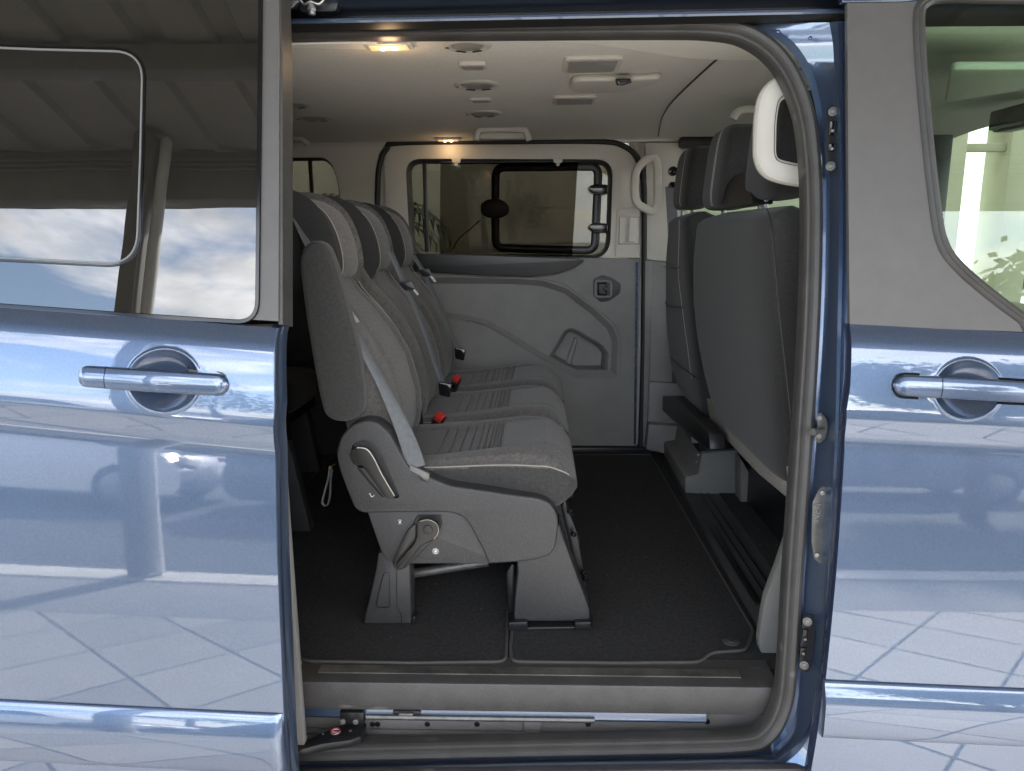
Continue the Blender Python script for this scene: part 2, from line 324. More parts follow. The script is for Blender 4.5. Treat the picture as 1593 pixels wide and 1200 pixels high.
# foliage
LEAF = [mat('leaf dark', (.02, .04, .012), .6), mat('leaf mid', (.06, .11, .03), .6)]
BARK = mat('bark', (.10, .075, .05), .9, noise=(12, .3), bump=('n', 40, .8))
def tree(label, x, y, h, r, n, seed, group='trees across the road'):
    rg = random.Random(seed); t = root('tree', label, 'tree', (x, y, -.12), group); b = Vector((x, y, -.12))
    tip = b + Vector((rg.uniform(-.2, .2), rg.uniform(-.2, .2), h * .62)); bm = bmesh.new()
    pts = [b, b.lerp(tip, .35) + Vector((.06, .03, 0)), b.lerp(tip, .7), tip]; pa = catm(pts, 4)
    rings = [[p + Vector((math.cos(a * .785), math.sin(a * .785), 0)) * (h * .03 * (1.25 - .85 * i / len(pa))) for a in range(8)] for i, p in enumerate(pa)]
    loft('trunk', rings, BARK, t)
    cl = []
    for k in range(10):
        a = rg.uniform(0, 6.28); s = tip.lerp(b, rg.uniform(.05, .4)); e = b + Vector((math.cos(a) * r * rg.uniform(.35, .9), math.sin(a) * r * rg.uniform(.35, .9), h * rg.uniform(.5, .95)))
        m_ = s.lerp(e, .5) + Vector((0, 0, -.08 * h)); pa = catm([s, m_, e], 4)
        loft('limb', [[p + Vector((math.cos(q * 1.257), math.sin(q * 1.257), 0)) * (h * .010 * (1.1 - .9 * i / len(pa))) for q in range(5)] for i, p in enumerate(pa)], BARK, t); cl += [e, m_.lerp(e, .6)]
    vs = []; fs = []; mi = []
    for k in range(n):
        c = rg.choice(cl) + Vector((rg.gauss(0, 1), rg.gauss(0, 1), rg.gauss(0, .75))) * r * .21
        d = Vector((rg.gauss(0, 1), rg.gauss(0, 1), rg.gauss(0, .6))).normalized(); s = d.orthogonal().normalized(); sz = h * rg.uniform(.012, .024); i = len(vs)
        vs += [c - d * sz, c + s * sz * .5, c + d * sz, c - s * sz * .5]; fs.append((i, i + 1, i + 2, i + 3))
    o = raw('crown', vs, fs, LEAF[1], t, 0)
    return t
tree('leafy green tree mirrored in the lower edge of the cab window', 4.6, -6.3, 3.8, 1.45, 15000, 1)
for k, (x, y, h, r, lab) in enumerate(((-9, -20, 5.5, 2.6, 'leftmost tree of the distant row across the road'), (-2, -23, 4.6, 2.4, 'second tree from the left in the distant row across the road'), (6, -21, 5, 2.6, 'third tree from the left in the distant row across the road'), (13, -19, 6, 2.8, 'rightmost tree of the distant row across the road'))):
    tree(lab, x, y, h, r, 2600, 10 + k)
def palm(x, y, h, seed):
    rg = random.Random(seed); t = root('palm_tree', 'dark palm with drooping fronds outside the far rear windows', 'palm', (x, y, -.12))
    pa = [Vector((x, y, -.12 + (h + .12) * i / 8)) for i in range(9)]
    loft('trunk', [[p + Vector((math.cos(a * .785), math.sin(a * .785), 0)) * (.10 - .004 * i + .008 * (i % 2)) for a in range(8)] for i, p in enumerate(pa)], BARK, t)
    for k in range(22):
        a = k * 2.4 + rg.uniform(-.2, .2); ln = rg.uniform(.42, .62); up = rg.uniform(-.1, .75); vs = []; fs = []
        pts = [pa[-1] + Vector((math.cos(a) * ln * s, math.sin(a) * ln * s * .8, ln * (up * s * 1.5 - 1.0 * s * s))) for s in [i / 12 for i in range(13)]]
        for i, p in enumerate(pts[1:], 1):
            T = (pts[i] - pts[i - 1]).normalized(); sd_ = T.cross(Vector((0, 0, 1))).normalized()
            for sg in (-1, 1):
                e = p + sd_ * sg * .16 * (1 - .6 * i / 12) + T * .08 - Vector((0, 0, .05)); j = len(vs)
                vs += [p - T * .013, p + T * .013, e]; fs.append((j, j + 1, j + 2))
        raw('frond', vs, fs, LEAF[0], t, 0)
palm(-1.02, 3.45, 1.62, 3)

# parked cars across the road
CGL = mat('car window glass', (.012, .013, .014), .03)
def car(label, x, y, rz, paint, hb):
    t = root('parked_car', label, 'car', (x, y, -.12), 'cars parked across the road'); M4 = Matrix.Translation((x, y, -.12)) @ Matrix.Rotation(rz, 4, 'Z')
    def X(p): return M4 @ Vector(p)
    side = [(-2.1, .32), (-2.13, .62), (-2.02, .88), (-1.9, .93), (-1.45, hb), (-.9, hb + .06), (0, hb + .07), (.55, hb), (1.1, .98), (1.85, .86), (2.08, .66), (2.12, .4), (2.0, .27), (-1.95, .25)]
    side = [(p.x, p.z) for p in rnd([(a, 0, b) for a, b in side], .12, 4)]; rings = []
    for yy in (-.86, -.85, -.78, -.4, 0, .4, .78, .85, .86):
        k = abs(yy) / .86
        rings.append([X((a * (1 - .03 * k ** 4), yy * (1 - max(0, b - .9) * .28), .3 + (b - .3) * (1 - .05 * k ** 6))) for a, b in side])
    loft('body', rings, paint, t)
    for sg in (-1, 1):
        for poly in ([(-1.62, .98), (-1.33, hb - .05), (-.4, hb), (-.4, .98)], [(-.33, .98), (-.33, hb), (.5, hb - .06), (.95, 1.0)]):
            prism('side_window', [X((a, sg * .87 * (1 - max(0, b - .9) * .28), b)) for a, b in poly], M4.to_3x3() @ Vector((0, sg * .012, 0)), CGL, t)
        for wx in (-1.32, 1.32):
            w_ = disc('wheel', X((wx, sg * .66, .32)), M4.to_3x3() @ Vector((0, sg, 0)), .32, .23, BLKRUB, t, 24, .03)
            disc('rim', X((wx, sg * .875, .32)), M4.to_3x3() @ Vector((0, sg, 0)), .21, .025, ZINC, w_, 16, .01)
        prism('headlight', [X(p) for p in ((2.0, sg * .5, .62), (2.0, sg * .78, .66), (1.97, sg * .78, .78), (2.0, sg * .5, .72))], M4.to_3x3() @ Vector((.1, 0, 0)), WHITE, t, .01)
        prism('tail_light', [X(p) for p in ((-2.03, sg * .5, .74), (-2.03, sg * .8, .74), (-2.0, sg * .78, .9), (-2.0, sg * .5, .88))], M4.to_3x3() @ Vector((-.1, 0, 0)), RED, t, .01)
car('silver parked car mirrored faintly at the left of the sliding door', -5.6, -7.2, 0.05, mat('silver car paint', (.5, .5, .52), .3, .6, coat=1), 1.38)
car('dark grey parked car mirrored below the sliding door handle', -1.0, -6.9, .03, mat('grey car paint', (.05, .055, .06), .3, .4, coat=1), 1.46)
car('dark blue parked car mirrored at the right of the front door', 4.6, -8.8, .1, mat('navy car paint', (.03, .04, .08), .3, .4, coat=1), 1.46)

# ================================================================== VAN
VAN = root('van', 'blue passenger van with its sliding side door standing open', 'van', (0.2, 1.0, 0))
def klerp(a, b): return lambda s: a + (b - a) * max(0, min(1, (BELT - s) / (BELT - .59)))
def srange(a, b):
    out_ = []; z = a
    while z > b: out_.append(z); z -= .0022 if 1.15 < z < 1.33 else .0035 if (z > 1.10 or .50 < z < .66) else .012
    return out_ + [b]
def skin(name, edge, xfar, off, k, zs, x0, dish, m, parent, smax=BELT, smin=.2):
    """painted lower door skin following the side profile; dish=(x,z,rx,rz,depth) hollow behind the handle"""
    rows = srange(smax, smin); vs = []; fs = []; tl = [0.]; x00 = edge(1.25); sg_ = 1 if xfar > x00 else -1
    while tl[-1] < abs(xfar - x00) - .006: tl.append(tl[-1] + (.0022 if dish and abs(x00 + sg_ * tl[-1] - dish[0]) < dish[2] * 1.16 else .010))
    tl = [t / tl[-1] for t in tl]; nx = len(tl) - 1
    for s in rows:
        xe = edge(s)
        for i in range(nx + 1):
            x = xe + (xfar - xe) * tl[i]; z = s + zs(s) - k(s) * (x - x0); y = prof(s) + off + .004 * ((x - x0) / .6) ** 2
            if dish:
                d = math.hypot((x - dish[0]) / dish[2], (z - dish[1]) / dish[3])
                if d < 1.12:
                    t = max(0, 1 - (d / 1.04) ** 2.6); r3 = max(0, min(1, (1.12 - d) / .16)); y += dish[4] * t * r3 * r3 * (3 - 2 * r3) - .0022 * math.exp(-((d - 1.05) / .045) ** 2)
            vs.append((x, y, z))
    W = nx + 1
    for r in range(len(rows) - 1):
        for i in range(nx): fs.append((r * W + i, r * W + i + 1, (r + 1) * W + i + 1, (r + 1) * W + i))
    o = raw(name, vs, fs, m, parent, 0); o.data.shade_smooth()
    return o, [Vector(vs[r * W]) for r in range(len(rows))]
def edgefn(pxs, off):
    t = sorted(((p := US(a, b, off)).z, p.x) for a, b in pxs); return lambda s: interp(t, s)
def molding(name, edge, xfar, off, k, zs, x0, parent, endcap=None):
    pr_ = [(.004, .594), (-.003, .592), (-.007, .588), (-.011, .578), (-.0155, .566), (-.0195, .553), (-.0205, .547), (-.0205, .520), (-.019, .486), (-.017, .476), (-.012, .471), (.004, .468)]
    pr_ = [(a, b + .051) for a, b in pr_]
    xs = [edge(.58) + .002 + (xfar - edge(.58)) * i / 30 for i in range(31)]; rings = []
    if endcap:
        d = 1 if xfar > x0 else -1; e0 = xs[0]; xs = [e0, e0 + d * .003, e0 + d * .008, e0 + d * .016, e0 + d * .024] + [v for v in xs if abs(v - e0) > .03]
    for i, x in enumerate(xs):
        f = [0.15, .55, .8, .95, 1][i] if endcap and i < 5 else 1
        rings.append([Vector((x, prof(s) + off + .004 * ((x - x0) / .6) ** 2 + (a * f if a < 0 else a), s + zs(s) - k(s) * (x - x0))) for a, s in pr_])
    return loft(name, rings, PAINT, parent, True, 25)
def handle(door, px0, px1, py0, py1, seam, off, dm, hh=.0215):
    """pull handle bar between two photo points, split at px 'seam'"""
    a, b = US(px0, py0, off), US(px1, py1, off); L_ = (b - a).length; d = (b - a).normalized(); n = Vector((0, -math.cos(R(11)), math.sin(R(11)))); n = (n - d * n.dot(d)).normalized(); up = n.cross(d); up = up if up.z > 0 else -up
    def half(t): e = min(t, L_ - t); r = hh; return r * math.sqrt(max(.02, 1 - max(0, (r - e) / r) ** 2)) * (1 - .10 * abs(t / L_ - .5))
    def bar(name, t0, t1, lift, grow, m, thick):
        rings = []; N = 34
        ts = [t0 + (t1 - t0) * (.5 - .5 * math.cos(math.pi * i / N)) for i in range(N + 1)]
        for t in ts:
            h = half(max(.0004, min(L_ - .0004, t))) + grow; bow = lift + .010 * math.sin(math.pi * t / L_)
            sec = [(-1, 0), (-.96, .5), (-.8, .8), (-.4, .96), (-.06, 1.04), (.06, 1.04), (.4, .98), (.8, .84), (.96, .5), (1, 0)]
            rings.append([a + d * t + up * (u * h) + n * (bow + v * thick * min(1, h / hh)) for u, v in sec])
        return loft(name, rings, m, door, True, 28)
    ts = (US(seam, (py0 + py1) / 2, off) - a).dot(d)
    # black plate standing in for shadow in the gap below the bar
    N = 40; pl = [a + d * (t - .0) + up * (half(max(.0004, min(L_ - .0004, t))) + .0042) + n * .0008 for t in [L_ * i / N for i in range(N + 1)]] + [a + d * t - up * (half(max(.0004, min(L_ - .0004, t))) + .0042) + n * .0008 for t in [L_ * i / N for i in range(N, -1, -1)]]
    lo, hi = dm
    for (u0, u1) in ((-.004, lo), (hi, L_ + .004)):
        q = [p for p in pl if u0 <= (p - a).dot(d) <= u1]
        if len(q) > 4: prism('handle_gap_shade', q, n * .0015, GLOSSB, door)
    bar('handle_cap', 0, ts - .0008, .004, 0, PAINT, .014); bar('handle', ts + .0008, L_, .004, 0, PAINT, .014)

# ---- front door ------------------------------------------------------------
kf = klerp(.054, .038); zf = lambda s: 0.
edF = edgefn([(1318, 5), (1321, 300), (1322, 507), (1323, 600), (1317, 640), (1314, 700), (1302, 880), (1285, 1055), (1278, 1090), (1272, 1140), (1262, 1200), (1250, 1260)], 0)
FD = root('tmp', 'x', 'x', (0, 0, 0)); bpy.data.objects.remove(FD)
c = US(1507, 607, 0)
fd, er = skin('front_door', edF, 1.75, 0, kf, zf, .61, (c.x, c.z, .061, .053, .034), PAINT, VAN)
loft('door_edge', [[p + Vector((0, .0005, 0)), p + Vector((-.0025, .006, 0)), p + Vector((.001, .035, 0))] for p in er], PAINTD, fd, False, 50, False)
molding('molding', edF, 1.75, 0, kf, zf, .61, fd)
handle(fd, 1388, 1622, 599, 612, 1455, 0, (.055, .19))
PU = lambda x, z, off=0, k=.054, x0=.61: Vector((x, (z + k * (x - x0) - BELT) * TUM + off, z))
def UP(px, py, off=0, k=.054, x0=.61):
    y = off
    for _ in range(12): p = UY(px, py, y); y = PU(p.x, p.z, off, k, x0).y
    return UY(px, py, y)
fo = [(2050, 6), (1593, 4), (1475, 3), (1446, 10), (1437, 28), (1440, 100), (1450, 215), (1464, 335), (1474, 378), (1492, 405), (1530, 440), (1593, 488), (1660, 530), (2050, 600)]
fpath = catm([UP(a, b) for a, b in fo], 6)
cl_out = [UP(1318, 1), UP(1319, 150), UP(1320, 300), UP(1321, 420), UP(1322, 507)] + [PU(x, BELT + .001 - .054 * (x - .61)) for x in (.9, 1.3, 1.75)]
far_top = UP(2050, -4)
prism('pillar_cladding', [UP(1318, 5)] + cl_out[1:] + [Vector(p) for p in reversed(fpath)] + [far_top, UP(1475, -1), UP(1400, 4)], (0, .012, 0), CLAD, fd, 0)
sweep('window_rubber', fpath, [(-.001, 0), (0, .006), (.006, .009), (.010, .006), (.013, .0075), (.018, .005), (.022, -.001), (.022, -.006), (0, -.006)], RUBBER, fd, (0, -1, .2))
gin = [p + Vector((0, .006, 0)) for p in fpath]; prism('window_pane', gin, (0, .004, 0), CLEAR, fd)
prism('roof_edge_strip', [UP(1310, 4, -.002), UP(1400, 2, -.002), UP(1475, -2, -.002), UP(2050, -8, -.002), UP(2050, -60, -.002), UP(1310, -60, -.002)], (0, .02, 0), PAINT, fd, .002, 1)

# ---- sliding door (slid back, standing proud of the side) -------------------
OS = -.08; kz = lambda s: interp([(.2, .03), (.59, .03), (1.15, .094), (1.355, .0875)], s); zz = lambda s: interp([(.2, -.04), (.59, -.040), (1.15, .004), (1.355, .008)], s)
edS = edgefn([(434, -10), (433, 500), (428, 530), (427, 640), (426, 690), (430, 850), (436, 1000), (440, 1108), (442, 1150), (446, 1200), (452, 1280)], OS)
c = US(257, 592, OS)
sdr, er = skin('sliding_door', edS, -1.75, OS, kz, zz, -.505, (c.x, c.z, .065, .055, .034), PAINT, VAN)
loft('door_edge', [[p + Vector((0, .0005, 0)), p + Vector((.003, .005, 0)), p + Vector((.0035, .018, 0)), p + Vector((.001, .021, 0)), p + Vector((.001, .026, 0)), p + Vector((.004, .029, 0)), p + Vector((.004, .060, 0)), p + Vector((-.03, .062, 0))] for p in er], PAINT, sdr, False, 50, False)
molding('molding', edS, -1.75, OS, kz, zz, -.505, sdr, True)
handle(sdr, 125, 357, 585, 600, 173, OS, (.068, .205))
PS = lambda px, py, o=0: UP(px, py, OS + o, .0875, -.505)
PSx = lambda x, z, o=0: PU(x, z, OS + o, .0875, -.505)
zb = lambda x: BELT + .009 - .0875 * (x + .505)
prism('door_cladding', [PS(434, -40), PS(434, 0), PS(434, 250), PS(433, 500), PSx(-1.0, zb(-1.0)), PSx(-1.75, zb(-1.75)), PSx(-1.75, 2.0), PSx(-1.0, 1.99)], (0, .012, 0), CLAD, sdr, 0)
sweep('edge_rubber', [PS(434, -40, .012), PS(434, 0, .012), PS(435, 40, .012), PS(437, 80, .012), PS(437, 250, .012), PS(437, 505, .012)], [(-.006, -.05), (.006, -.05), (.009, -.02), (.006, .0), (.002, .004), (-.004, .002)], RUBBER, sdr, (0, -1, .2))
g_out = [PS(-330, -60), PS(407, -60), PS(404, 250), PS(401, 503), PS(200, 490), PS(-330, 452)]
gpoly = rnd(g_out, [.03, .03, 0, .042, 0, .05], 8)
prism('window_pane', [p + Vector((0, -.0035, 0)) for p in gpoly], (0, .0032, 0), PRIV, sdr)
sweep('pane_seal', [p + Vector((0, -.001, 0)) for p in gpoly], [(-.004, 0), (-.003, .0045), (.003, .0045), (.006, 0)], GLOSSB, sdr, (0, -1, .2), True)
sl_o = rnd([PS(-330, 62), PS(60, 78), PS(224, 82), PS(220, 250), PS(214, 412), PS(60, 404), PS(-330, 385)], [.03, 0, .055, 0, .06, 0, .05], 9)
for d_, m_ in ((0, GSEAL), (-.0052, GLOSSB)):
    sweep('opening_pane_frame', [p + Vector((0, -.004, 0)) for p in sl_o], [(d_ - .0021, 0), (d_ - .0014, .002), (d_ + .0014, .002), (d_ + .0021, 0)], m_, sdr, (0, -1, .2), True)
# inner side of the sliding door
prism('inner_panel', [(-.52, OS + .066, .42), (-1.75, OS + .066, .42), (-1.75, OS + .066, 1.36), (-.52, OS + .066, 1.36)], (0, .02, 0), GTRIM, sdr, .004)

# ---- body shell ------------------------------------------------------------
def sheet(name, pts, m, parent=VAN, th=.004): return prism(name, pts, th if isinstance(th, tuple) else (0, th, 0), m, parent)
sheet('rear_quarter_panel', [(-.70, .0, .35), (-2.6, .0, .35), (-2.6, 0, 1.36), (-2.6, .13, 1.98), (-.70, .13, 1.98), (-.70, 0, 1.36)], PAINT)
roofr = []
for x in (-2.7, -1, 0, .7, 1.5, 1.75):
    dz = -.02 * max(0, x - .7); roofr.append([Vector((x, y, z + dz)) for y, z in ((.135, 2.0), (.16, 2.03), (.3, 2.055), (1.0, 2.075), (1.7, 2.055), (1.84, 2.03), (1.86, 2.0), (1.7, 1.985), (1.0, 1.99), (.27, 1.985))])
loft('roof', roofr, PAINT, VAN, True, 50)
box('rear_wall', (-2.66, .03, .35), (-2.6, 1.96, 2.0), PAINT, VAN, .02)
box('underbody', (-2.6, .18, .28), (1.7, 1.9, .44), BLKRUB, VAN, .01)
# far side outer panels (around far openings)
box('far_side_panel', (-2.6, 1.995, .35), (1.75, 2.02, 1.40), PAINT, VAN, .01)
box('far_roof_rail', (-2.6, 1.90, 1.93), (1.75, 1.95, 2.0), PAINT, VAN, .01)
# wheels give the van something to stand on
for (x, y) in ((2.05, .16), (2.05, 1.84), (-1.95, .16), (-1.95, 1.84)):
    s = -1 if y < 1 else 1
    wv = disc('wheel', (x, y - s * .11, .34), (0, s, 0), .335, .22, BLKRUB, VAN, 32, .03); disc('rim', (x, y + s * .105, .34), (0, s, 0), .21, .012, ZINC, wv, 24, .004)

# ---- aperture: jamb, rubber, roof channel ----------------------------------
JP = dict(
 A=[(1170, 40), (1222, 72), (1258, 130), (1276, 220), (1280, 330), (1276, 500), (1263, 700), (1247, 900), (1241, 1020), (1231, 1105), (1203, 1155), (1150, 1172), (800, 1180), (440, 1190)],
 B=[(1195, 37), (1240, 72), (1270, 130), (1282, 220), (1285, 330), (1281, 500), (1269, 700), (1252, 900), (1247, 1020), (1237, 1110), (1208, 1161), (1152, 1177), (800, 1184), (440, 1194)],
 C=[(1290, 35), (1296, 72), (1298, 130), (1301, 220), (1300, 330), (1297, 500), (1292, 700), (1280, 900), (1274, 1020), (1257, 1115), (1217, 1168), (1154, 1180), (800, 1187), (440, 1197)],
 D=[(1303, 33), (1305, 72), (1305, 130), (1308, 220), (1306, 330), (1303, 500), (1298, 700), (1287, 900), (1280, 1020), (1262, 1119), (1221, 1174), (1157, 1185), (800, 1192), (440, 1202)],
 E=[(1311, 33), (1311, 72), (1311, 130), (1313, 220), (1312, 330), (1309, 500), (1303, 700), (1292, 900), (1286, 1020), (1268, 1125), (1227, 1183), (1160, 1194), (800, 1200), (440, 1210)],
 F=[(1328, 33), (1328, 72), (1328, 130), (1328, 220), (1328, 330), (1328, 500), (1324, 700), (1310, 900), (1302, 1020), (1287, 1135), (1245, 1210), (1170, 1222), (800, 1228), (440, 1238)])
JO = dict(A=.10, B=.10, C=.062, D=.046, E=.056, F=.030)
rings = [catm([US(a, b, JO[k]) for a, b in JP[k]], 7) for k in 'ABCDEF']
nR = len(rings[0])
jam = loft('door_jamb', [[r[i] for r in rings] for i in range(nR)], PAINT, VAN, False, 30, False)
sill_skirt = prism('rocker_skirt', [US(440, 1205, .03), US(1290, 1196, .03), US(1290, 1330, .03), US(440, 1330, .03)], (0, .02, 0), DTRIM, VAN, .003)
SC = [(430, 44), (700, 43), (1000, 41), (1110, 43), (1167, 56), (1214, 93), (1246, 155), (1260, 225), (1265, 330), (1261, 500), (1249, 700), (1235, 900), (1228, 1020), (1219, 1095), (1193, 1142), (1148, 1157), (1000, 1161), (700, 1167), (430, 1174)]
spath = catm([US(a, b, .105) for a, b in SC], 9)
SP = [(-.017, .0), (-.017, .008), (-.0135, .015), (-.006, .0195), (.002, .0185), (.0065, .014), (.0085, .009), (.011, .010), (.015, .0095), (.018, .005), (.019, -.004), (.018, -.03), (-.012, -.03)]
sweep('door_seal', spath, SP, RUBBER, VAN, (0, -1, .1), sharp=35)
# roof channel above the opening with its bright lower lip
x0, x1 = -1.0, UY(1322, 20, .16).x
def xz(name, pts, m, parent=VAN, xa=x0, xb=x1): return loft(name, [[Vector((xa, y, z)) for y, z in pts], [Vector((xb, y, z)) for y, z in pts]], m, parent, False, 30, False)
zl = UY(800, 24, .165).z
ch = xz('roof_channel', [(.125, zl + .075), (.15, zl + .07), (.235, zl + .062), (.235, zl + .012), (.20, zl + .006)], CHAN)
xz('channel_lip', [(.20, zl + .006), (.175, zl + .004), (.167, zl + .001), (.165, zl - .004), (.168, zl - .0075)], PAINT, ch)
xz('channel_gap_shade', [(.1682, zl - .0075), (.19, zl - .012), (.245, zl - .008)], BLKRUB, ch)  # black strip painting the dark gap between lip and seal
for px in (640, 1199): disc('channel_plug', UY(px, 7, .234), (0, -1, 0), .006, .003, BLKRUB, ch, 14, .001)
# roof roller bracket
pc = UY(486, 12, .155)
rb = prism('roller_arm', rnd([pc + Vector((-.09, 0, .02)), pc + Vector((-.045, 0, -.003)), pc + Vector((-.02, 0, .018)), pc + Vector((.05, 0, .03)), pc + Vector((.05, 0, .06)), pc + Vector((-.09, 0, .06))], .008), (0, .012, 0), ZINC, VAN, .002)
disc('roller_bolt', pc + Vector((0, -.006, .006)), (0, 0, -1), .0075, .022, ZINC, rb, 12, .001)
disc('bolt_head', pc + Vector((0, -.006, -.002)), (0, 0, -1), .010, .007, ZINC, rb, 6, .001)
tube('spring_clip', catm([pc + Vector((-.022, -.008, .014)), pc + Vector((-.014, -.008, .004)), pc + Vector((0, -.012, .008)), pc + Vector((.016, -.008, .004)), pc + Vector((.03, -.008, .016))], 5), .0025, METAL, rb)
prism('roller_block', rnd([pc + Vector((-.03, .014, -.004)), pc + Vector((.045, .014, -.004)), pc + Vector((.055, .014, .03)), pc + Vector((-.03, .014, .03))], .008), (0, .02, 0), BLACK, rb, .003)
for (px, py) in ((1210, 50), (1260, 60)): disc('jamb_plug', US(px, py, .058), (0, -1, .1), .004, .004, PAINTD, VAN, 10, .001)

# fittings on the jamb: catch plates, striker pin, stamped plate
def plate(name, pts, off, m, th=.006, r=.006):
    return prism(name, rnd([US(a, b, off) for a, b in pts], r), (-.35 * th, -th, 0), m, VAN, .0012, 1)
up_ = plate('upper_catch', [(1288, 168), (1304, 160), (1306, 250), (1300, 268), (1286, 270), (1284, 200)], .070, BLACK)
lo_ = plate('lower_catch', [(1249, 958), (1264, 954), (1268, 985), (1262, 1035), (1256, 1046), (1243, 1040), (1246, 985)], .074, BLACK)
for o_, bs, hs, off in ((up_, ((1296, 174), (1292, 259)), ((1295, 200, 9, 22), (1294, 230, 10, 12)), .066), (lo_, ((1256, 967), (1251, 1035)), ((1253, 988, 9, 22), (1250, 1012, 10, 12)), .070)):
    for (a, b) in bs: disc('bolt', US(a, b, off - .004), (-.35, -1, .1), .0065, .005, PLATE, o_, 6, .001); disc('bolt_washer', US(a, b, off - .003), (-.35, -1, .1), .0095, .003, PLATE, o_, 16, .001)
    for (a, b, w_, h_) in hs:
        q = US(a, b, off - .002); dx, dz = w_ * .00065, h_ * .00065
        prism('socket', rnd([q + Vector((-dx, 0, -dz)), q + Vector((dx, 0, -dz)), q + Vector((dx, 0, dz)), q + Vector((-dx, 0, dz))], .003), (-.002, -.005, 0), GLOSSB, o_, .001)
        disc('socket_pin', q + Vector((-.002, -.006, -dz * .4)), (-.35, -1, 0), .003, .003, PLATE, o_, 10)
st = plate('striker', [(1270, 648), (1276, 640), (1286, 652), (1288, 664), (1284, 682), (1273, 690), (1268, 682), (1272, 665)], .078, PLATE)
for (a, b) in ((1275, 651), (1274, 679)): disc('bolt', US(a, b, .072), (-.35, -1, .1), .0055, .004, PLATE, st, 12, .001)
q = US(1282, 668, .068); e = q + Vector((-.024, -.016, -.001)); tube('striker_pin', [q, e], .0042, PLATE, st, 12)
tube('pin_head', [e + Vector((.003, .002, 0)), e + Vector((-.006, -.004, 0))], .0075, PLATE, st, 14)
sp_ = plate('stamped_plate', [(1274, 760), (1282, 754), (1289, 764), (1287, 860), (1283, 872), (1275, 876), (1266, 868), (1262, 840), (1264, 780)], .072, PLATE, .005, .004)
for (a, b) in ((1279, 767), (1271, 864)): disc('bolt', US(a, b, .066), (-.35, -1, .1), .0048, .003, ZINC, sp_, 12, .001)
q = US(1271, 797, .0655); nn = Vector((-.35, -1, .02)).normalized(); xx = Vector((.06, -.02, 1)).normalized(); yy = nn.cross(xx); mtx = Matrix((xx, yy, nn)).transposed().to_4x4(); mtx.translation = q
textmesh('stamped_letters', 'NEA', .021, mtx, PLATE, sp_, .0012)

# ---- sill, step well, floor --------------------------------------------------
XL = -.95; XR = UY(1211, 1085, .06).x
fl = box('floor', (-2.58, .135, .44), (1.7, 1.905, .530), CARPET, VAN, .004)
sill = xz('sill', [(.165, .533), (.10, .5325), (.066, .5318), (.060, .5295), (.0575, .525), (.0545, .468), (.0565, .4635), (.064, .462), (.10, .462)], SILLM, VAN, XL, XR)
a = [UZ(490, 1050, .5335), UZ(1154, 1058, .5335), UZ(1158, 1064, .5335), UZ(1156, 1067, .5335), UZ(489, 1060, .5335)]
yb0, yb1 = .090, .122
prism('sill_scuff_strip', rnd([(UZ(490, 1056, .533).x, yb0, .5325), (UZ(1157, 1062, .533).x, yb0, .5325), (UZ(1155, 1062, .533).x, yb1, .5325), (UZ(490, 1056, .533).x, yb1, .5325)], .003), (0, 0, .003), mat('worn steel strip', (.24, .23, .21), .42, .8, noise=(14, .35)), sill, .0008, 1)
def zy(py, y): return UY(830, py, y).z
xz('well_lip', [(.08, .461), (.078, zy(1108, .078)), (.074, zy(1119, .074)), (.078, zy(1121, .078)), (.10, zy(1121, .1))], PAINT, VAN, XL, UY(1100, 1110, .07).x)
xz('well_rail', [(.085, zy(1117, .07)), (.066, zy(1117.5, .066)), (.064, zy(1121.5, .064)), (.07, zy(1124, .07)), (.10, zy(1124, .1))], PLATE, VAN, UY(570, 1120, .07).x, UY(925, 1120, .07).x)
well = xz('step_well', [(.12, .46), (.128, .455), (.126, zy(1137, .126)), (.112, zy(1139, .112)), (.110, zy(1146, .11)), (.09, zy(1150, .09)), (.085, .25)], GTRIM, VAN, XL, .60)
for px in (580, 588, 665, 742, 915, 1100):
    disc('well_plug', UY(px, 1126 if px < 1000 else 1122, .129), (0, -1, 0), .007, .004, BLACK, well, 14, .0015)
box('well_bracket', (UY(815, 1120, .12).x, .116, zy(1142, .12)), (UY(842, 1120, .12).x, .124, zy(1122, .12)), GTRIM, well, .003)
c = UY(633, 1107, .055); box('latch_hook', (c.x - .032, .05, c.z - .006), (c.x + .032, .07, c.z + .004), BLACK, VAN, .002); box('latch_bar', (c.x - .017, .042, c.z - .004), (c.x + .016, .049, c.z + .003), PLATE, VAN, .002)
zA = .420
arm = prism('lower_roller_arm', rnd([UZ(440, 1176, zA), UZ(470, 1156, zA), UZ(500, 1140, zA), UZ(530, 1128, zA), UZ(566, 1122, zA), UZ(571, 1128, zA), UZ(562, 1146, zA), UZ(545, 1152, zA), UZ(500, 1158, zA), UZ(470, 1166, zA), UZ(440, 1190, zA)], .006), (0, 0, -.018), BLACK, VAN, .003)
c = UZ(522, 1138, zA)
sg = disc('warning_sticker', c + Vector((0, 0, .0004)), (0, 0, 1), .0115, .0008, WHITE, arm, 24)
sweep('sticker_ring', [c + Vector((.0098 * math.cos(k * math.pi / 14), .0098 * math.sin(k * math.pi / 14), .0013)) for k in range(28)], [(-.0018, 0), (-.0018, .0006), (.0018, .0006), (.0018, 0)], RED, arm, (0, 0, 1), True)
prism('sticker_foot_mark', rnd([c + Vector((-.007, -.002, .0012)), c + Vector((.006, -.003, .0012)), c + Vector((.0075, .002, .0012)), c + Vector((-.004, .0025, .0012))], .0015), (0, 0, .0005), BLKRUB, arm)
for (a, b) in ((502, 1142), (545, 1137)): disc('rivet', UZ(a, b, zA), (0, 0, 1), .0035, .0015, PLATE, arm, 12, .0005)
rk = UZ(552, 1120, .432); box('roller_carriage', (rk.x - .035, .06, .42), (rk.x + .022, .12, .452), BLACK, VAN, .004)
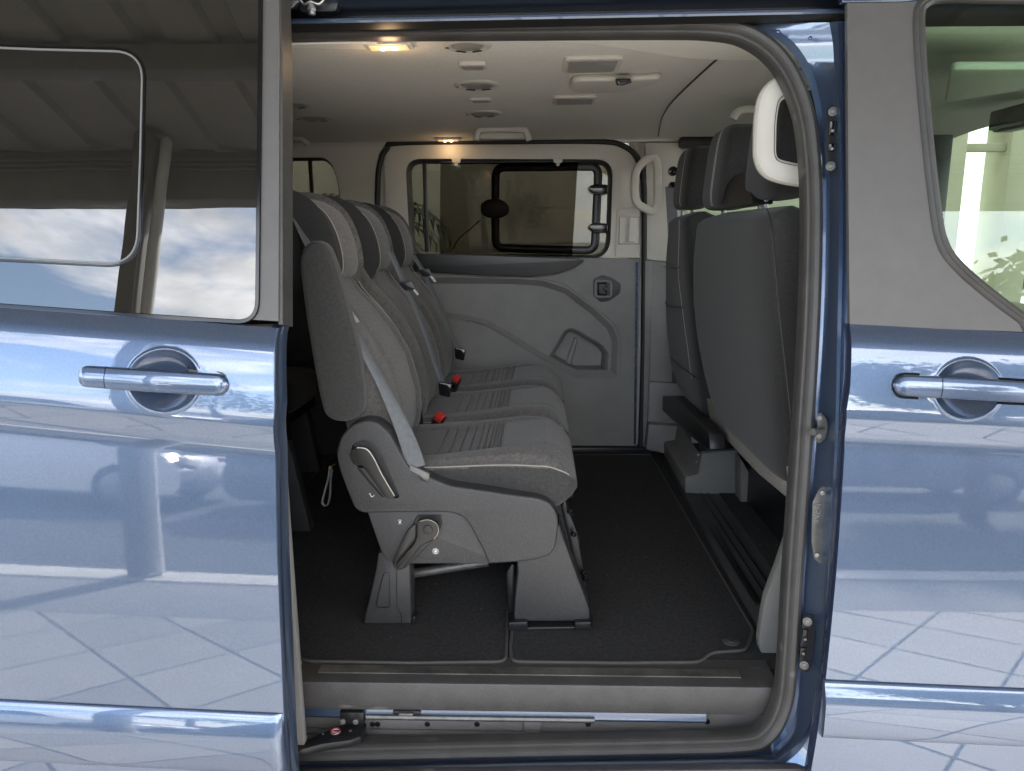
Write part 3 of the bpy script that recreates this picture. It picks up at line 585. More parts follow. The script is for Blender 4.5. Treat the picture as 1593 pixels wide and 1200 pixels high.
for dx in (-.022, .008): disc('roller', rk + Vector((dx, -.02, .012)), (0, -1, 0), .007, .006, PLATE, VAN, 14, .001)
for py in (1031, 1057): q = UY(462, py, .02); disc('door_stop_bolt', q - Vector((.012, 0, 0)), (1, -.2, 0), .006, .022, METAL, VAN, 10, .001)

def floormat(label, pts, z=.531):
    o = prism('floor_mat', pts, (0, 0, .007), MATM, None, .002, 1); tag(o, label, 'floor mat', 'black carpet mats on the van floor')
    sweep('binding', [p + Vector((0, 0, .006)) for p in pts], circ(.0042, 6), BIND, o, (0, 0, 1), True); return o
Zm = .5305
floormat('black carpet mat under the near rear seat, left of the floor joint', rnd([UZ(452, 1010, Zm), UZ(470, 1032, Zm), UZ(640, 1035, Zm), UZ(787, 1033, Zm), UZ(790, 960, Zm), Vector((-.07, 1.82, Zm)), Vector((-.95, 1.82, Zm)), Vector((-.95, .2, Zm))], [.01, .03, 0, .025, 0, .03, .03, .03]))
rm = floormat('black carpet mat with a round fixing stud in front of the seats', rnd([UZ(794, 1012, Zm), UZ(797, 1033, Zm), UZ(960, 1035, Zm), UZ(1088, 1034, Zm), UZ(1106, 1019, Zm), UZ(1160, 1015, Zm), UZ(1172, 985, Zm), Vector((.53, 1.1, Zm)), Vector((.515, 1.83, Zm)), Vector((-.05, 1.83, Zm))], [0, .022, 0, .02, .02, .02, .02, 0, .03, .03]))
c = UZ(1137, 999, .538); disc('fixing_stud', c, (0, 0, 1), .021, .003, BIND, rm, 24, .002); disc('stud_centre', c + Vector((0, 0, .003)), (0, 0, 1), .011, .003, DTRIM, rm, 20, .001)
# raised cab step with ribbed tread
stp = box('cab_step', (.565, .22, .50), (1.6, 1.85, .541), DTRIM, VAN, .006)
for (xa, xb_, ya, yb_) in ((.585, .607, .42, .96), (.585, .607, 1.34, 1.80), (.628, .633, .42, 1.8), (.655, .660, .35, 1.8)): box('tread_rib', (xa, ya, .5405), (xb_, yb_, .546), BLACK, stp, .0015)
cc = box('step_carpet', (.70, .25, .5405), (1.6, 1.84, .5445), CARPET, stp, .001)

# ---- headliner and what is fixed to it ---------------------------------------
ZC = 1.945
HZ = [(.262, ZC + .012), (.27, ZC + .003), (.285, ZC), (.45, ZC), (.7, ZC), (.95, ZC), (1.2, ZC), (1.45, ZC - .001), (1.6, ZC - .003), (1.70, ZC - .006), (1.78, ZC - .010), (1.83, ZC - .014), (1.862, ZC - .018)]
def UC(px, py, d=0.):
    z = ZC
    for _ in range(10): p = UZ(px, py, z); z = interp(HZ, p.y) + d
    return UZ(px, py, z)
hr = []
for x in [-2.55 + i * .1 for i in range(44)]:
    dz = -.012 * max(0, x - .55)
    hr.append([Vector((x, y, z + dz + .003 * math.sin((x + .3) * 2.2) * (.5 < y < 1.5))) for y, z in HZ])
HL = loft('headliner', hr, HEADL, VAN, False, 60, False)
seam = [UC(a, b, -.001) for a, b in ((1135, 80), (1120, 89), (1085, 120), (1050, 154), (1036, 172), (1029, 186), (1026, 200), (1024, 212))]
tube('liner_seam', catm(seam, 6), .0028, BLACK, HL, 6, (0, 0, 1))
ed = [UC(a, b, -.0005) for a, b in ((850, 62), (900, 64), (950, 70), (1000, 78), (1060, 87), (1120, 91), (1200, 91), (1300, 88))]
ec = catm(ed, 5); prism('roof_rail_trim', ec + [Vector((ec[-1].x, .262, ZC)), Vector((ec[0].x, .262, ZC))], (0, 0, -.004), RAILT, HL, .002, 1)
ed = catm([UC(a, b, -.0005) for a, b in ((420, 71), (480, 72), (540, 74), (570, 74), (580, 70), (588, 64))], 4)
prism('roof_rail_trim', ed + [Vector((ed[-1].x, .262, ZC)), Vector((ed[0].x, .262, ZC))], (0, 0, -.004), RAILT, HL, .002, 1)
def rect_on(c, w_, d_, r, z=0): return rnd([c + Vector((-w_ / 2, -d_ / 2, z)), c + Vector((w_ / 2, -d_ / 2, z)), c + Vector((w_ / 2, d_ / 2, z)), c + Vector((-w_ / 2, d_ / 2, z))], r, 5)
def vent(px, py, r=.056):
    c = UZ(px, py, ZC - .001); c.z = ZC + .002; n_ = 36
    o = sweep('air_vent', [c + Vector((r * math.cos(2 * math.pi * k / n_), r * math.sin(2 * math.pi * k / n_), 0)) for k in range(n_)], [(-.010, 0), (-.010, .003), (-.004, .0065), (.004, .0065), (.010, .004), (.012, 0)], LTRIM, HL, (0, 0, -1), True)
    d_ = disc('vent_flap', c + Vector((0, 0, -.002)), (0, 0, -1), r * .80, .004, LENS, o, 28, .003)
    for k in range(2):
        prism('vent_slot', [c + Vector(((r * .9) * math.cos(a) * q, (r * .9) * math.sin(a) * q, -.0075)) for q, aa in ((1.06, (1.75 - 1.0 * k, 2.35 - 1.0 * k)), (.90, (2.35 - 1.0 * k, 1.75 - 1.0 * k))) for a in aa], (0, 0, -.001), BLACK, o)
    disc('vent_dot', c + Vector((-r * 1.0, 0, -.0064)), (0, 0, -1), .005, .0012, BLACK, o, 10)
for px, py in ((742, 133), (752, 177), (488, 184), (727, 71.5), (452, 163)): vent(px, py, .045 if py == 71.5 else .056)
def oblong(name, px, py, w_, d_, h_, m1, m2, rr=.012, ins=.008):
    c = UZ(px, py, ZC - .001); c.z = ZC + .003
    o = prism(name, rect_on(c, w_, d_, rr), (0, 0, -h_ - .003), m1, HL, min(.006, h_ * .5), 3); q = c.copy(); q.z = ZC - h_ + .0002
    prism('lens', rect_on(q, w_ - 2 * ins, d_ - 2 * ins, max(.003, rr - ins * .5)), (0, 0, -.0018), m2, o, .0008, 1); return o
oblong('reading_lamp', 736, 101, .068, .062, .008, LTRIM, LENS); oblong('reading_lamp', 748, 155.5, .068, .05, .006, LTRIM, LENS)
oblong('roof_speaker', 921, 99, .142, .155, .008, LTRIM, LENS, .022, .012); oblong('roof_speaker', 894, 155, .138, .13, .007, LTRIM, LENS, .02, .012)
c = UZ(950, 128, ZC); c.z = ZC + .003
hs = prism('belt_housing', rnd([c + Vector((-.11, -.10, 0)), c + Vector((.07, -.10, 0)), c + Vector((.125, -.12, 0)), c + Vector((.12, -.05, 0)), c + Vector((.06, .07, 0)), c + Vector((-.07, .085, 0)), c + Vector((-.115, .04, 0))], .03, 6), (0, 0, -.019), LTRIM, HL, .012, 4)
g = UZ(968, 126, ZC - .0155); prism('belt_guide', rnd([g + Vector((-.022, -.03, 0)), g + Vector((.018, -.032, 0)), g + Vector((.026, .0, 0)), g + Vector((.004, .038, 0)), g + Vector((-.012, .03, 0))], .006), (0, 0, -.006), GLOSSB, hs, .0015); 
tube('guide_rim', [g + Vector((-.012, -.02, -.007)), g + Vector((-.004, .02, -.007))], .002, METAL, hs)
def grab(pxs, y, rr=.0105):
    return sweep('grab_handle', catm([UY(a, b, y) for a, b in pxs], 6), rrect(.024, .019, .008, 3), LTRIM, VAN, (0, -1, 0))
grab(((741, 219), (743, 208), (750, 202), (782, 201), (813, 202), (820, 208), (823, 219)), 1.60)
box('handle_recess', (UY(745, 214, 1.63).x, 1.625, UY(745, 217, 1.63).z), (UY(820, 214, 1.63).x, 1.65, UY(745, 204, 1.63).z), LTRIM, VAN, .004)
grab(((440, 215), (455, 214), (470, 217), (480, 226)), 1.74); grab(((1140, 186), (1146, 176), (1158, 171), (1200, 171), (1215, 176), (1220, 186)), 1.0)
def lit(px, py, w_, d_, z, watts):
    c = UZ(px, py, z); o = prism('lit_lamp', rect_on(c + Vector((0, 0, .003)), w_ + .022, d_ + .014, .008), (0, 0, -.008), LTRIM, HL, .002)
    prism('lamp_lens', rect_on(c + Vector((0, 0, -.005)), w_, d_, .004), (0, 0, -.003), LAMPL, o, .001)
    for s in (-1, 1): disc('bulb', c + Vector((s * .0135, 0, -.0078)), (0, 0, -1), .0055, .003, BULB, o, 12, .001)
    l = bpy.data.lights.new('lamp_light', 'POINT'); l.energy = watts; l.color = (1, .66, .36); l.shadow_soft_size = .02
    lo = bpy.data.objects.new('lamp_light', l); COL.objects.link(lo); lo.location = c + Vector((0, 0, -.03)); lo.parent = o
lit(605, 70, .085, .036, ZC - .001, .05)
lit(697, 216.5, .085, .03, UY(697, 216, 1.80).z, .03)

# ---- far side door trim -------------------------------------------------------
YF = 1.87
F_ = lambda px, py, o=0.: UY(px, py, YF + o)
low = prism('far_door_trim', [F_(603, 396), F_(996, 403), F_(994, 500), F_(990, 694), F_(800, 693), F_(597, 692)], (0, .122, 0), GTRIM, VAN, 0)
cut(low, prism_bm([p + Vector((0, -.02, 0)) for p in rnd([F_(560, 434), F_(700, 433), F_(800, 434), F_(845, 437), F_(882, 449), F_(925, 482), F_(952, 507), F_(961, 530), F_(959, 586), F_(895, 586), F_(850, 564), F_(790, 527), F_(757, 508), F_(715, 498), F_(560, 492)], .012, 4)], (0, .042, 0)))
cut(low, prism_bm([p + Vector((0, -.02, 0)) for p in rnd([F_(851, 560), F_(878, 516), F_(888, 511), F_(900, 515), F_(938, 538), F_(948, 552), F_(945, 583.5), F_(893, 583.5)], .014, 5)], (0, .132, 0)))
R1 = rnd([F_(560, 434), F_(700, 433), F_(800, 434), F_(845, 437), F_(882, 449), F_(925, 482), F_(952, 507), F_(961, 530), F_(959, 586), F_(895, 586), F_(850, 564), F_(790, 527), F_(757, 508), F_(715, 498), F_(560, 492)], .012, 4)
R2 = rnd([F_(851, 560), F_(878, 516), F_(888, 511), F_(900, 515), F_(938, 538), F_(948, 552), F_(945, 583.5), F_(893, 583.5)], .014, 5)
sweep('recess_edge', R1, [(-.001, .001), (.026, -.0225), (-.001, -.0225)], GTRIM, low, (0, -1, 0), True, sharp=30)
sweep('pocket_edge', R2, [(-.001, -.021), (.010, -.030), (.018, -.050), (.024, -.1115), (-.001, -.1115)], GTRIM, low, (0, -1, 0), True, sharp=30)
prism('pocket_ridge', [F_(874, 582, .111), F_(893, 524, .111), F_(899, 527, .111), F_(884, 582, .111)], (0, -.02, 0), GTRIM, low, .006, 3)
for pts, r_ in (([(640, 494), (715, 496), (757, 505), (790, 524), (850, 561), (893, 585), (920, 588), (950, 588), (963, 580)], .006), ([(640, 431), (800, 431), (846, 434), (884, 446), (928, 480), (956, 505), (965, 530), (963, 580)], .005)):
    sweep('trim_bead', catm([F_(a, b, .003) for a, b in pts], 7), circ(r_, 8), GTRIM, low, (0, -1, 0))
prism('armrest_rail', rnd([F_(600, 393, -.004), F_(750, 397, -.004), F_(900, 402, -.004), F_(909, 405, -.004), F_(893, 416, -.004), F_(868, 425, -.004), F_(830, 430, -.004), F_(760, 428, -.004), F_(600, 420, -.004)], .01), (0, -.035, 0), BLACK, low, .012, 4)
so_ = prism('belt_socket', rnd([F_(923, 435), F_(937, 428), F_(953, 433), F_(966, 442), F_(964, 456), F_(948, 468), F_(934, 470), F_(923, 460)], .01), (0, -.012, 0), DTRIM, low, .004)
sweep('socket_rim', rnd([F_(926, 437, -.014), F_(950, 438, -.014), F_(950, 462, -.014), F_(926, 462, -.014)], .012), circ(.006, 8), GTRIM, low, (0, -1, 0), True)
tube('socket_hook', [F_(944, 441, -.014), F_(931, 441, -.014), F_(931, 458, -.014), F_(943, 459, -.014), F_(944, 454, -.014), F_(939, 450, -.014), F_(945, 443, -.014)], .0042, GLOSSB, low)
upo = rnd([F_(600, 398), F_(598, 232), F_(620, 224), F_(955, 223), F_(985, 240), F_(996, 270), F_(996, 402)], [.0, .06, .03, .05, .05, .05, 0], 6)
upr = prism('far_window_trim', upo, (0, .035, 0), LTRIM, VAN, .003)
win = rnd([F_(630, 247), F_(954, 248), F_(949, 404), F_(650, 399), F_(637, 380)], [.07, .075, .095, .03, .08], 8)
cut(upr, prism_bm([p + Vector((0, -.02, 0)) for p in win], (0, .09, 0)))
sweep('window_frame', [p + Vector((0, .018, 0)) for p in win], [(-.010, -.03), (-.003, .010), (.003, .014), (.009, .008), (.014, -.008), (.018, -.03)], DTRIM, VAN, (0, -1, 0), True)
prism('far_window_pane', [p + Vector((0, .042, 0)) for p in win], (0, .004, 0), TINT, VAN)
fw = bpy.data.objects['far_window_pane']
G_ = lambda px, py: F_(px, py, .040)
box('pane_divider', (G_(659, 300).x, YF + .026, G_(660, 392).z), (G_(665, 300).x, YF + .038, G_(660, 252).z), BLACK, fw, .003)
sweep('opening_pane_frame', rnd([F_(770, 260, .036), F_(932, 258, .036), F_(926, 391, .036), F_(770, 387, .036)], .045, 7), [(-.016, -.008), (-.016, .004), (-.012, .008), (.016, .008), (.020, .004), (.020, -.008)], BLACK, fw, (0, -1, 0), True)
prism('pane_latch', rnd([F_(748, 318, .030), F_(756, 311, .030), F_(775, 309, .030), F_(786, 314, .030), F_(793, 322, .030), F_(791, 333, .030), F_(782, 339, .030), F_(760, 340, .030), F_(748, 333, .030)], .012), (0, -.016, 0), BLACK, fw, .006, 3)
prism('latch_cord', [F_(700, 393, .034), F_(712, 372, .034), F_(745, 343, .034), F_(747, 344, .034), F_(714, 373, .034), F_(702, 393, .034)], (0, .002, 0), BLACK, fw)
for py in (295, 355):
    prism('pane_hinge', rnd([F_(915, py - 4, .018), F_(924, py - 8, .018), F_(945, py - 7, .018), F_(945, py + 8, .018), F_(926, py + 8, .018), F_(916, py + 3, .018)], .01), (0, -.022, 0), GLOSSB, fw, .006, 3)
bl = prism('sun_blind', [F_(685, 255, .012), F_(899, 253, .012), F_(890, 402, .012), F_(684, 394, .012)], (0, .0012, 0), BLIND, VAN)
tube('blind_rail', [F_(684, 253, .010), F_(902, 251, .010)], .0055, BLACK, bl); tube('blind_hem', [F_(684, 394.5, .012), F_(890, 401, .012)], .003, BLACK, bl)
for px in (710, 868):
    h_ = prism('blind_hook', rnd([F_(px - 8, 246, -.002), F_(px + 8, 246, -.002), F_(px + 6, 254, -.002), F_(px - 6, 254, -.002)], .004), (0, -.008, 0), LTRIM, bl, .002)
    if px == 710: disc('hook_cup', F_(px, 258, .004), (0, -1, 0), .021, .005, CLEAR, bl, 20, .001); disc('hook_stud', F_(px, 256, -.002), (0, -1, 0), .008, .006, LTRIM, bl, 12, .001)
    else: disc('hook_stud', F_(px, 256, -.002), (0, -1, 0), .008, .006, LTRIM, bl, 12, .001)
sweep('far_door_seal', catm([F_(588, 420, .006), F_(588, 300, .006), F_(591, 258, .006), F_(602, 233, .006), F_(625, 223, .006), F_(800, 221, .006), F_(930, 221, .006), F_(968, 227, .006), F_(992, 248, .006), F_(1001, 285, .006), F_(1002, 340, .006), F_(1001, 500, .006), F_(999, 600, .006), F_(996, 697, .006)], 7), [(-.011, 0), (-.011, .012), (-.004, .018), (.004, .018), (.011, .012), (.011, 0)], BLKRUB, VAN, (0, -1, 0))
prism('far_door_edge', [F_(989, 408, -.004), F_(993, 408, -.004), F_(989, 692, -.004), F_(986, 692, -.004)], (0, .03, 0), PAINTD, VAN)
box('far_sill', (-.9, 1.848, .531), (.52, 1.95, F_(800, 694).z - .002), BLACK, VAN, .004)
# small hatch beside the far window
ht = prism('trim_hatch', rnd([F_(960, 325, -.001), F_(995, 325, -.001), F_(995, 401, -.001), F_(957, 400, -.001)], .008), (0, -.006, 0), LTRIM, upr, .002)
prism('hatch_recess', [F_(964, 338, -.008), F_(994, 338, -.008), F_(994, 379, -.008), F_(963, 379, -.008)], (0, -.002, 0), LTRIM, upr, .0006, 1)
sweep('hatch_rim', [F_(964, 338, -.008), F_(994, 338, -.008), F_(994, 380, -.008), F_(963, 380, -.008)], circ(.0022, 6), DTRIM, upr, (0, -1, 0), True)
prism('hatch_lever', rnd([F_(978, 340, -.010), F_(988, 340, -.010), F_(990, 358, -.010), F_(987, 377, -.010), F_(976, 377, -.010)], .008), (0, -.014, 0), LTRIM, upr, .005, 3)
# far pillars
prism('far_rear_pillar_trim', [(-2.55, YF, .53), (F_(585, 400).x, YF, .53), F_(585, 400), F_(585, 270), F_(590, 238), F_(602, 219), (-2.55, YF, F_(602, 216).z)], (0, .04, 0), LTRIM, VAN, .002, 1)
rp_ = bpy.data.objects['far_rear_pillar_trim']
qw = rnd([F_(200, 247), F_(505, 245), F_(517, 256), F_(526, 280), F_(534, 345), F_(200, 350)], [.05, .03, .05, .05, .04, .05], 6)
cut(rp_, prism_bm([p + Vector((0, -.02, 0)) for p in qw], (0, .1, 0)))
sweep('quarter_window_frame', [p + Vector((0, .015, 0)) for p in qw], [(-.006, -.02), (-.004, .010), (.004, .012), (.012, -.02)], BLKRUB, VAN, (0, -1, 0), True)
qp = prism('quarter_window_pane', [p + Vector((0, .034, 0)) for p in qw], (0, .004, 0), TINT, VAN)
box('pane_divider', (F_(483, 300, .03).x, YF + .018, F_(480, 345).z), (F_(489, 300, .03).x, YF + .03, F_(480, 247).z), BLACK, qp, .002)
prism('far_centre_pillar_trim', [F_(1004, 222, -.006), F_(1060, 222, -.006), F_(1060, 410, -.006), F_(1006, 404, -.006), F_(1006, 300, -.006)], (0, .06, 0), LTRIM, VAN, .004)
lp = prism('far_pillar_base', [F_(1003, 404.5, -.004), F_(1065, 411, -.004), F_(1065, 700, -.004), F_(1000, 697, -.004)], (0, .06, 0), GTRIM, VAN, .004)
prism('pillar_fold', [F_(1002, 404.5, -.012), F_(1014, 405, -.012), F_(1010, 690, -.012), F_(1000, 694, -.012)], (0, .03, 0), GTRIM, lp, .006, 3)
prism('pillar_skirt', [F_(1010, 594, -.03), F_(1070, 598, -.03), F_(1070, 700, -.03), F_(1006, 696, -.03)], (0, .05, 0), GTRIM, lp, .006)
prism('pillar_step', [F_(1009, 660, -.08), F_(1070, 664, -.08), F_(1070, 715, -.08), F_(1005, 700, -.08)], (0, .06, 0), GTRIM, lp, .008)
D1 = sweep('pull_handle', rnd([UY(1001, 250, 1.80), UY(1019, 243, 1.80), UY(1023, 262, 1.80), UY(1023, 318, 1.80), UY(1015, 331, 1.80), UY(990, 317, 1.80), UY(987, 300, 1.80), UY(988, 268, 1.80)], .03, 5), rrect(.034, .024, .010, 3), LTRIM, VAN, (0, -1, 0), True)
for (xa, xb_) in ((F_(978, 300).x, F_(1075, 300).x), (F_(572, 300).x, F_(604, 300).x)): box('far_pillar_backing', (xa, 1.906, .55), (xb_, 1.952, 1.955), LTRIM, VAN, .002)
box('far_roof_backing', (-2.55, 1.864, 1.915), (1.72, 1.905, 1.99), LTRIM, VAN, .002)
# belt guide and anchor beyond the far pillar
bg_ = UY(1046, 288, 1.78); prism('belt_anchor', rnd([bg_ + Vector((-.022, 0, -.012)), bg_ + Vector((.02, 0, -.012)), bg_ + Vector((.028, 0, .01)), bg_ + Vector((-.012, 0, .012))], .006), (0, -.02, 0), GLOSSB, VAN, .004)
disc('anchor_bolt', UY(1046, 267, 1.78), (0, -1, 0), .02, .02, GLOSSB, VAN, 16, .004)
sweep('driver_belt', [UY(1043, 290, 1.77), UY(1046, 340, 1.76), UY(1050, 420, 1.74)], [(-.022, -.001), (.022, -.001), (.022, .001), (-.022, .001)], BELTM, VAN, (0, -1, 0))

box('rear_side_trim', (-2.55, 1.83, .531), (UY(588, 500, 1.83).x, 1.868, UY(560, 420, 1.85).z), DTRIM, VAN, .006)
# ---- near centre pillar trim and pull handle ----------------------------------
N_ = lambda px, py: UY(px, py, .232)
prism('near_pillar_trim', [N_(1246, 140), N_(1252, 200), N_(1252, 300), N_(1248, 424), N_(1266, 424), N_(1266, 230), N_(1252, 150)], (0, -.03, 0), LTRIM, VAN, .003)
prism('near_pillar_base', [N_(1248, 425), N_(1241, 600), N_(1229, 770), N_(1221, 822), N_(1204, 872), N_(1186, 920), N_(1181, 945), N_(1175, 985), N_(1176, 1000), N_(1200, 1045), N_(1214, 1068), N_(1226, 1068), N_(1236, 900), N_(1250, 700), N_(1262, 500), N_(1264, 425)], (0, -.03, 0), GTRIM, VAN, .004)
hp = catm([UY(a, b, .262) for a, b in ((1300, 118), (1258, 122), (1222, 133), (1199, 150), (1191, 180), (1189, 220), (1190, 246), (1200, 262), (1224, 270), (1260, 275), (1300, 278))], 8)
nh = sweep('pull_handle', hp, rrect(.049, .026, .012, 4), LTRIM, VAN, (0, -1, 0))
sweep('handle_groove', [p + Vector((0, -.0125, 0)) for p in hp], [(-.0185, 0), (-.0185, .0012), (-.017, .0012), (-.017, 0)], DTRIM, nh, (0, -1, 0))
sweep('handle_lip', [p + Vector((0, -.0115, 0)) for p in hp], [(.016, 0), (.016, .0035), (.0195, .0035), (.022, 0)], LTRIM, nh, (0, -1, 0))

# ================================================================== REAR SEATS
def ribbon(name, pts, w_, m, parent, side=(0, 1, 0), th=.0016, n=6):
    """belt: pts 3-D centre line, width runs along 'side'"""
    P = catm(pts, n); vs = []; fs = []
    for i, p in enumerate(P):
        wv = w_(i / (len(P) - 1)) if callable(w_) else w_
        s = side(i / (len(P) - 1)) if callable(side) else Vector(side); T = (P[min(i + 1, len(P) - 1)] - P[max(0, i - 1)]).normalized(); s = (s - T * s.dot(T)).normalized(); nn_ = T.cross(s)
        for u, v in ((-.5, -1), (-.3, 1.), (0, 0.6), (.3, 1.), (.5, -1), (0, -1.6)): vs.append(p + s * (u * wv) + nn_ * (v * th))
    for i in range(len(P) - 1):
        for k in range(6): fs.append((i * 6 + k, i * 6 + (k + 1) % 6, i * 6 + 6 + (k + 1) % 6, i * 6 + 6 + k))
    return raw(name, vs, fs, m, parent, 50)
def sgn(v, p): return math.copysign(abs(v) ** p, v)
def ss(a, b, v): t = max(0, min(1, (v - a) / (b - a))); return t * t * (3 - 2 * t)
Y1 = .512; DY = .452
FR = [(.97, -.365), (1.03, -.350), (1.10, -.352), (1.2, -.376), (1.28, -.418), (1.34, -.464), (1.38, -.502), (1.44, -.532), (1.56, -.555)]
BK = [(.97, -.455), (1.05, -.494), (1.2, -.522), (1.35, -.552), (1.5, -.588), (1.56, -.60)]
GR = [-.262, -.232, -.203, -.177, -.156, -.139, -.1255, -.115, -.107, -.100]
def backrest(parent):
    rings = []; K = 84; zs_ = [.955 + (1.535 - .955) * i / 70 for i in range(71)]
    for z in zs_:
        e = min(1, (z - .955) / .035); e2 = min(1, (1.535 - z) / .05); f = math.sqrt(max(.05, 1 - (1 - e) ** 2)) * math.sqrt(max(.04, 1 - (1 - e2) ** 2))
        xf, xb_ = interp(FR, z), interp(BK, z); w_ = interp([(.95, .196), (1.2, .198), (1.36, .178), (1.44, .155), (1.54, .130)], z) * (.7 + .3 * f); cx, hx = (xf + xb_) / 2, (xf - xb_) / 2 * f; ring = []
        for k in range(K):
            a = 2 * math.pi * k / K; cs, sn = math.cos(a), math.sin(a); yy_ = w_ * sgn(sn, .55); xx_ = hx * sgn(cs, .55)
            if cs > 0:
                v = abs(yy_) / w_; bol = .016 * ss(.55, .80, v) * ss(1.45, 1.25, z) - .007 * math.exp(-((v - .60) / .035) ** 2)
                xx_ += bol * f * min(1, cs * 2.5)
                if v < .58 and z < 1.43: xx_ += .010 * f * (1 - (v / .58) ** 2) * ss(.98, 1.1, z)
            ring.append(Vector((cx + xx_, Y1 + yy_, z)))
        rings.append(ring)
    return loft('backrest', rings, FAB, parent, True, 75)
def cushion(parent):
    rings = []; K = 96; X0, X1 = -.37, .098; N = 270
    for i in range(N + 1):
        x = X0 + (X1 - X0) * (i / N); e = (X1 - x); f = math.sqrt(max(.0, 1 - (max(0, .075 - e) / .075) ** 2)); f = max(.12, f); rr = min(1, (x - X0) / .03)
        zt = interp([(-.37, .965), (-.25, .975), (-.15, .990), (-.05, 1.004), (.02, 1.008), (.06, 1.0), (.1, .985)], x); zb_ = interp([(-.345, .90), (-.1, .87), (.05, .845), (.1, .86)], x)
        zm = zb_ + .055; w_ = (.205 + .010 * ss(-.15, .05, x)) * (.86 + .14 * f); ring = []
        for k in range(K):
            a = 2 * math.pi * k / K; cs, sn = math.cos(a), math.sin(a); y = w_ * sgn(cs, .5); v = abs(y) / w_
            if sn >= 0:
                z = zm + (zt - zm) * f * sgn(sn, .42)
                if sn > .5:
                    z += .010 * ss(.55, .8, v) * ss(.06, -.05, x) - .0035 * math.exp(-((v - .62) / .03) ** 2)
                    if v < .62:
                        g = sum(math.exp(-((x - q) / .0019) ** 2) for q in GR); z -= .0065 * g
                    z -= .0042 * math.exp(-((x - (-.0965)) / .0018) ** 2) * (v < .66)
            else: z = zm + (zm - zb_) * max(.3, f) * sgn(sn, .5)
            ring.append(Vector((x, Y1 + y, z)))
        rings.append(ring)
    o = loft('cushion', rings, FAB, parent, True, 75)
    # darker ribbed centre panel and plain side skirt get their own cloth
    o.data.materials.append(FABR); o.data.materials.append(FABS)
    for p in o.data.polygons:
        c_ = p.center
        if c_.x < -.0965 and abs(c_.y - Y1) < .128 and p.normal.z > .5: p.material_index = 1
        elif p.normal.z < .42 and c_.z < .965: p.material_index = 2
    ki = next(k for k in range(K) if 2 * math.pi * k / K > math.pi - .34)
    pts = [rings[i][ki] + Vector((0, -.0008, .0004)) for i in range(6, N - 5, 7)]
    tube('seam_piping', catm(pts, 2), .0017, THREAD, o, 6)
    return o
def headrest(parent):
    prx = [(436, 308), (458, 296), (482, 293.5), (508, 301), (530, 319), (545, 348), (554, 382), (556, 410), (550, 427), (538, 431), (527, 422), (519, 398), (510, 378), (496, 361), (476, 350), (450, 346), (436, 348)]
    P = catm([UY(a - 3, b + 2, .512) for a, b in prx], 4, True); zq = min(p.z for p in P); P = [Vector((p.x, p.y, zq + (p.z - zq) * .90)) for p in P]; C_ = sum(P, Vector()) / len(P); rings = []; W = .132
    # inward normals for shrinking the outline near both ends
    for i in range(21):
        t = -1 + 2 * i / 20; t = math.sin(t * math.pi / 2); sh = .030 * (1 - math.sqrt(max(0, 1 - max(0, (abs(t) - .80) / .20) ** 2))); ring = []
        for j, p in enumerate(P):
            T = (P[(j + 1) % len(P)] - P[j - 1]).normalized(); nin = Vector((-T.z, 0, T.x)); nin = nin if nin.dot(p - Vector((p.x, p.y, p.z)) + (C_ - p)) > 0 or True else -nin
            ring.append(Vector((p.x - .040 * t * t, Y1 + W * t, p.z - .006 * t * t)) + nin * (-sh if AREA(P) > 0 else sh))
        rings.append(ring)
    o = loft('headrest', rings, FAB, parent, True, 65); o.data.materials.append(FABH)
    for p in o.data.polygons:
        if p.center.y < Y1 - .082: p.material_index = 1
    for yy_, dv in ((-.122, -.0005), (-.115, -.0005)):
        tq = .078 / W; pts = [Vector((P[j].x - .040 * tq * tq, Y1 - .078, P[j].z - .006 * tq * tq)) for j in range(0, 41)]; cz = []
        for j, q in enumerate(pts): cz.append(q + (q - Vector((C_.x - .03, q.y, C_.z - .03))).normalized() * .0011)
        if yy_ < -.12: tube('stitching', cz, .0013, THREAD, o, 5)
    return o
def AREA(P): return sum(P[i - 1].x * P[i].z - P[i].x * P[i - 1].z for i in range(len(P)))
LROOT = Vector((-.2, Y1, .53))
S1 = root('rear_seat', 'near grey rear seat with armrest, recline levers and side cover', 'seat', LROOT, 'rear seats in a row')
def core(parent):
    backrest(parent); cushion(parent); headrest(parent)
    # side bolster stitching on both edges of the seat back
    for sg_ in (1,):
        pts = [Vector((interp(FR, z) + .004, Y1 + sg_ * .165 * interp([(1, 1), (1.42, .92), (1.5, .84)], z), z)) for z in [1.0 + .03 * i for i in range(15)]]
        tube('stitching', catm(pts, 3), .0013, THREAD, parent, 5)
    box('seat_base', (-.31, Y1 - .19, .74), (.04, Y1 + .19, .872), BLACK, parent, .02)
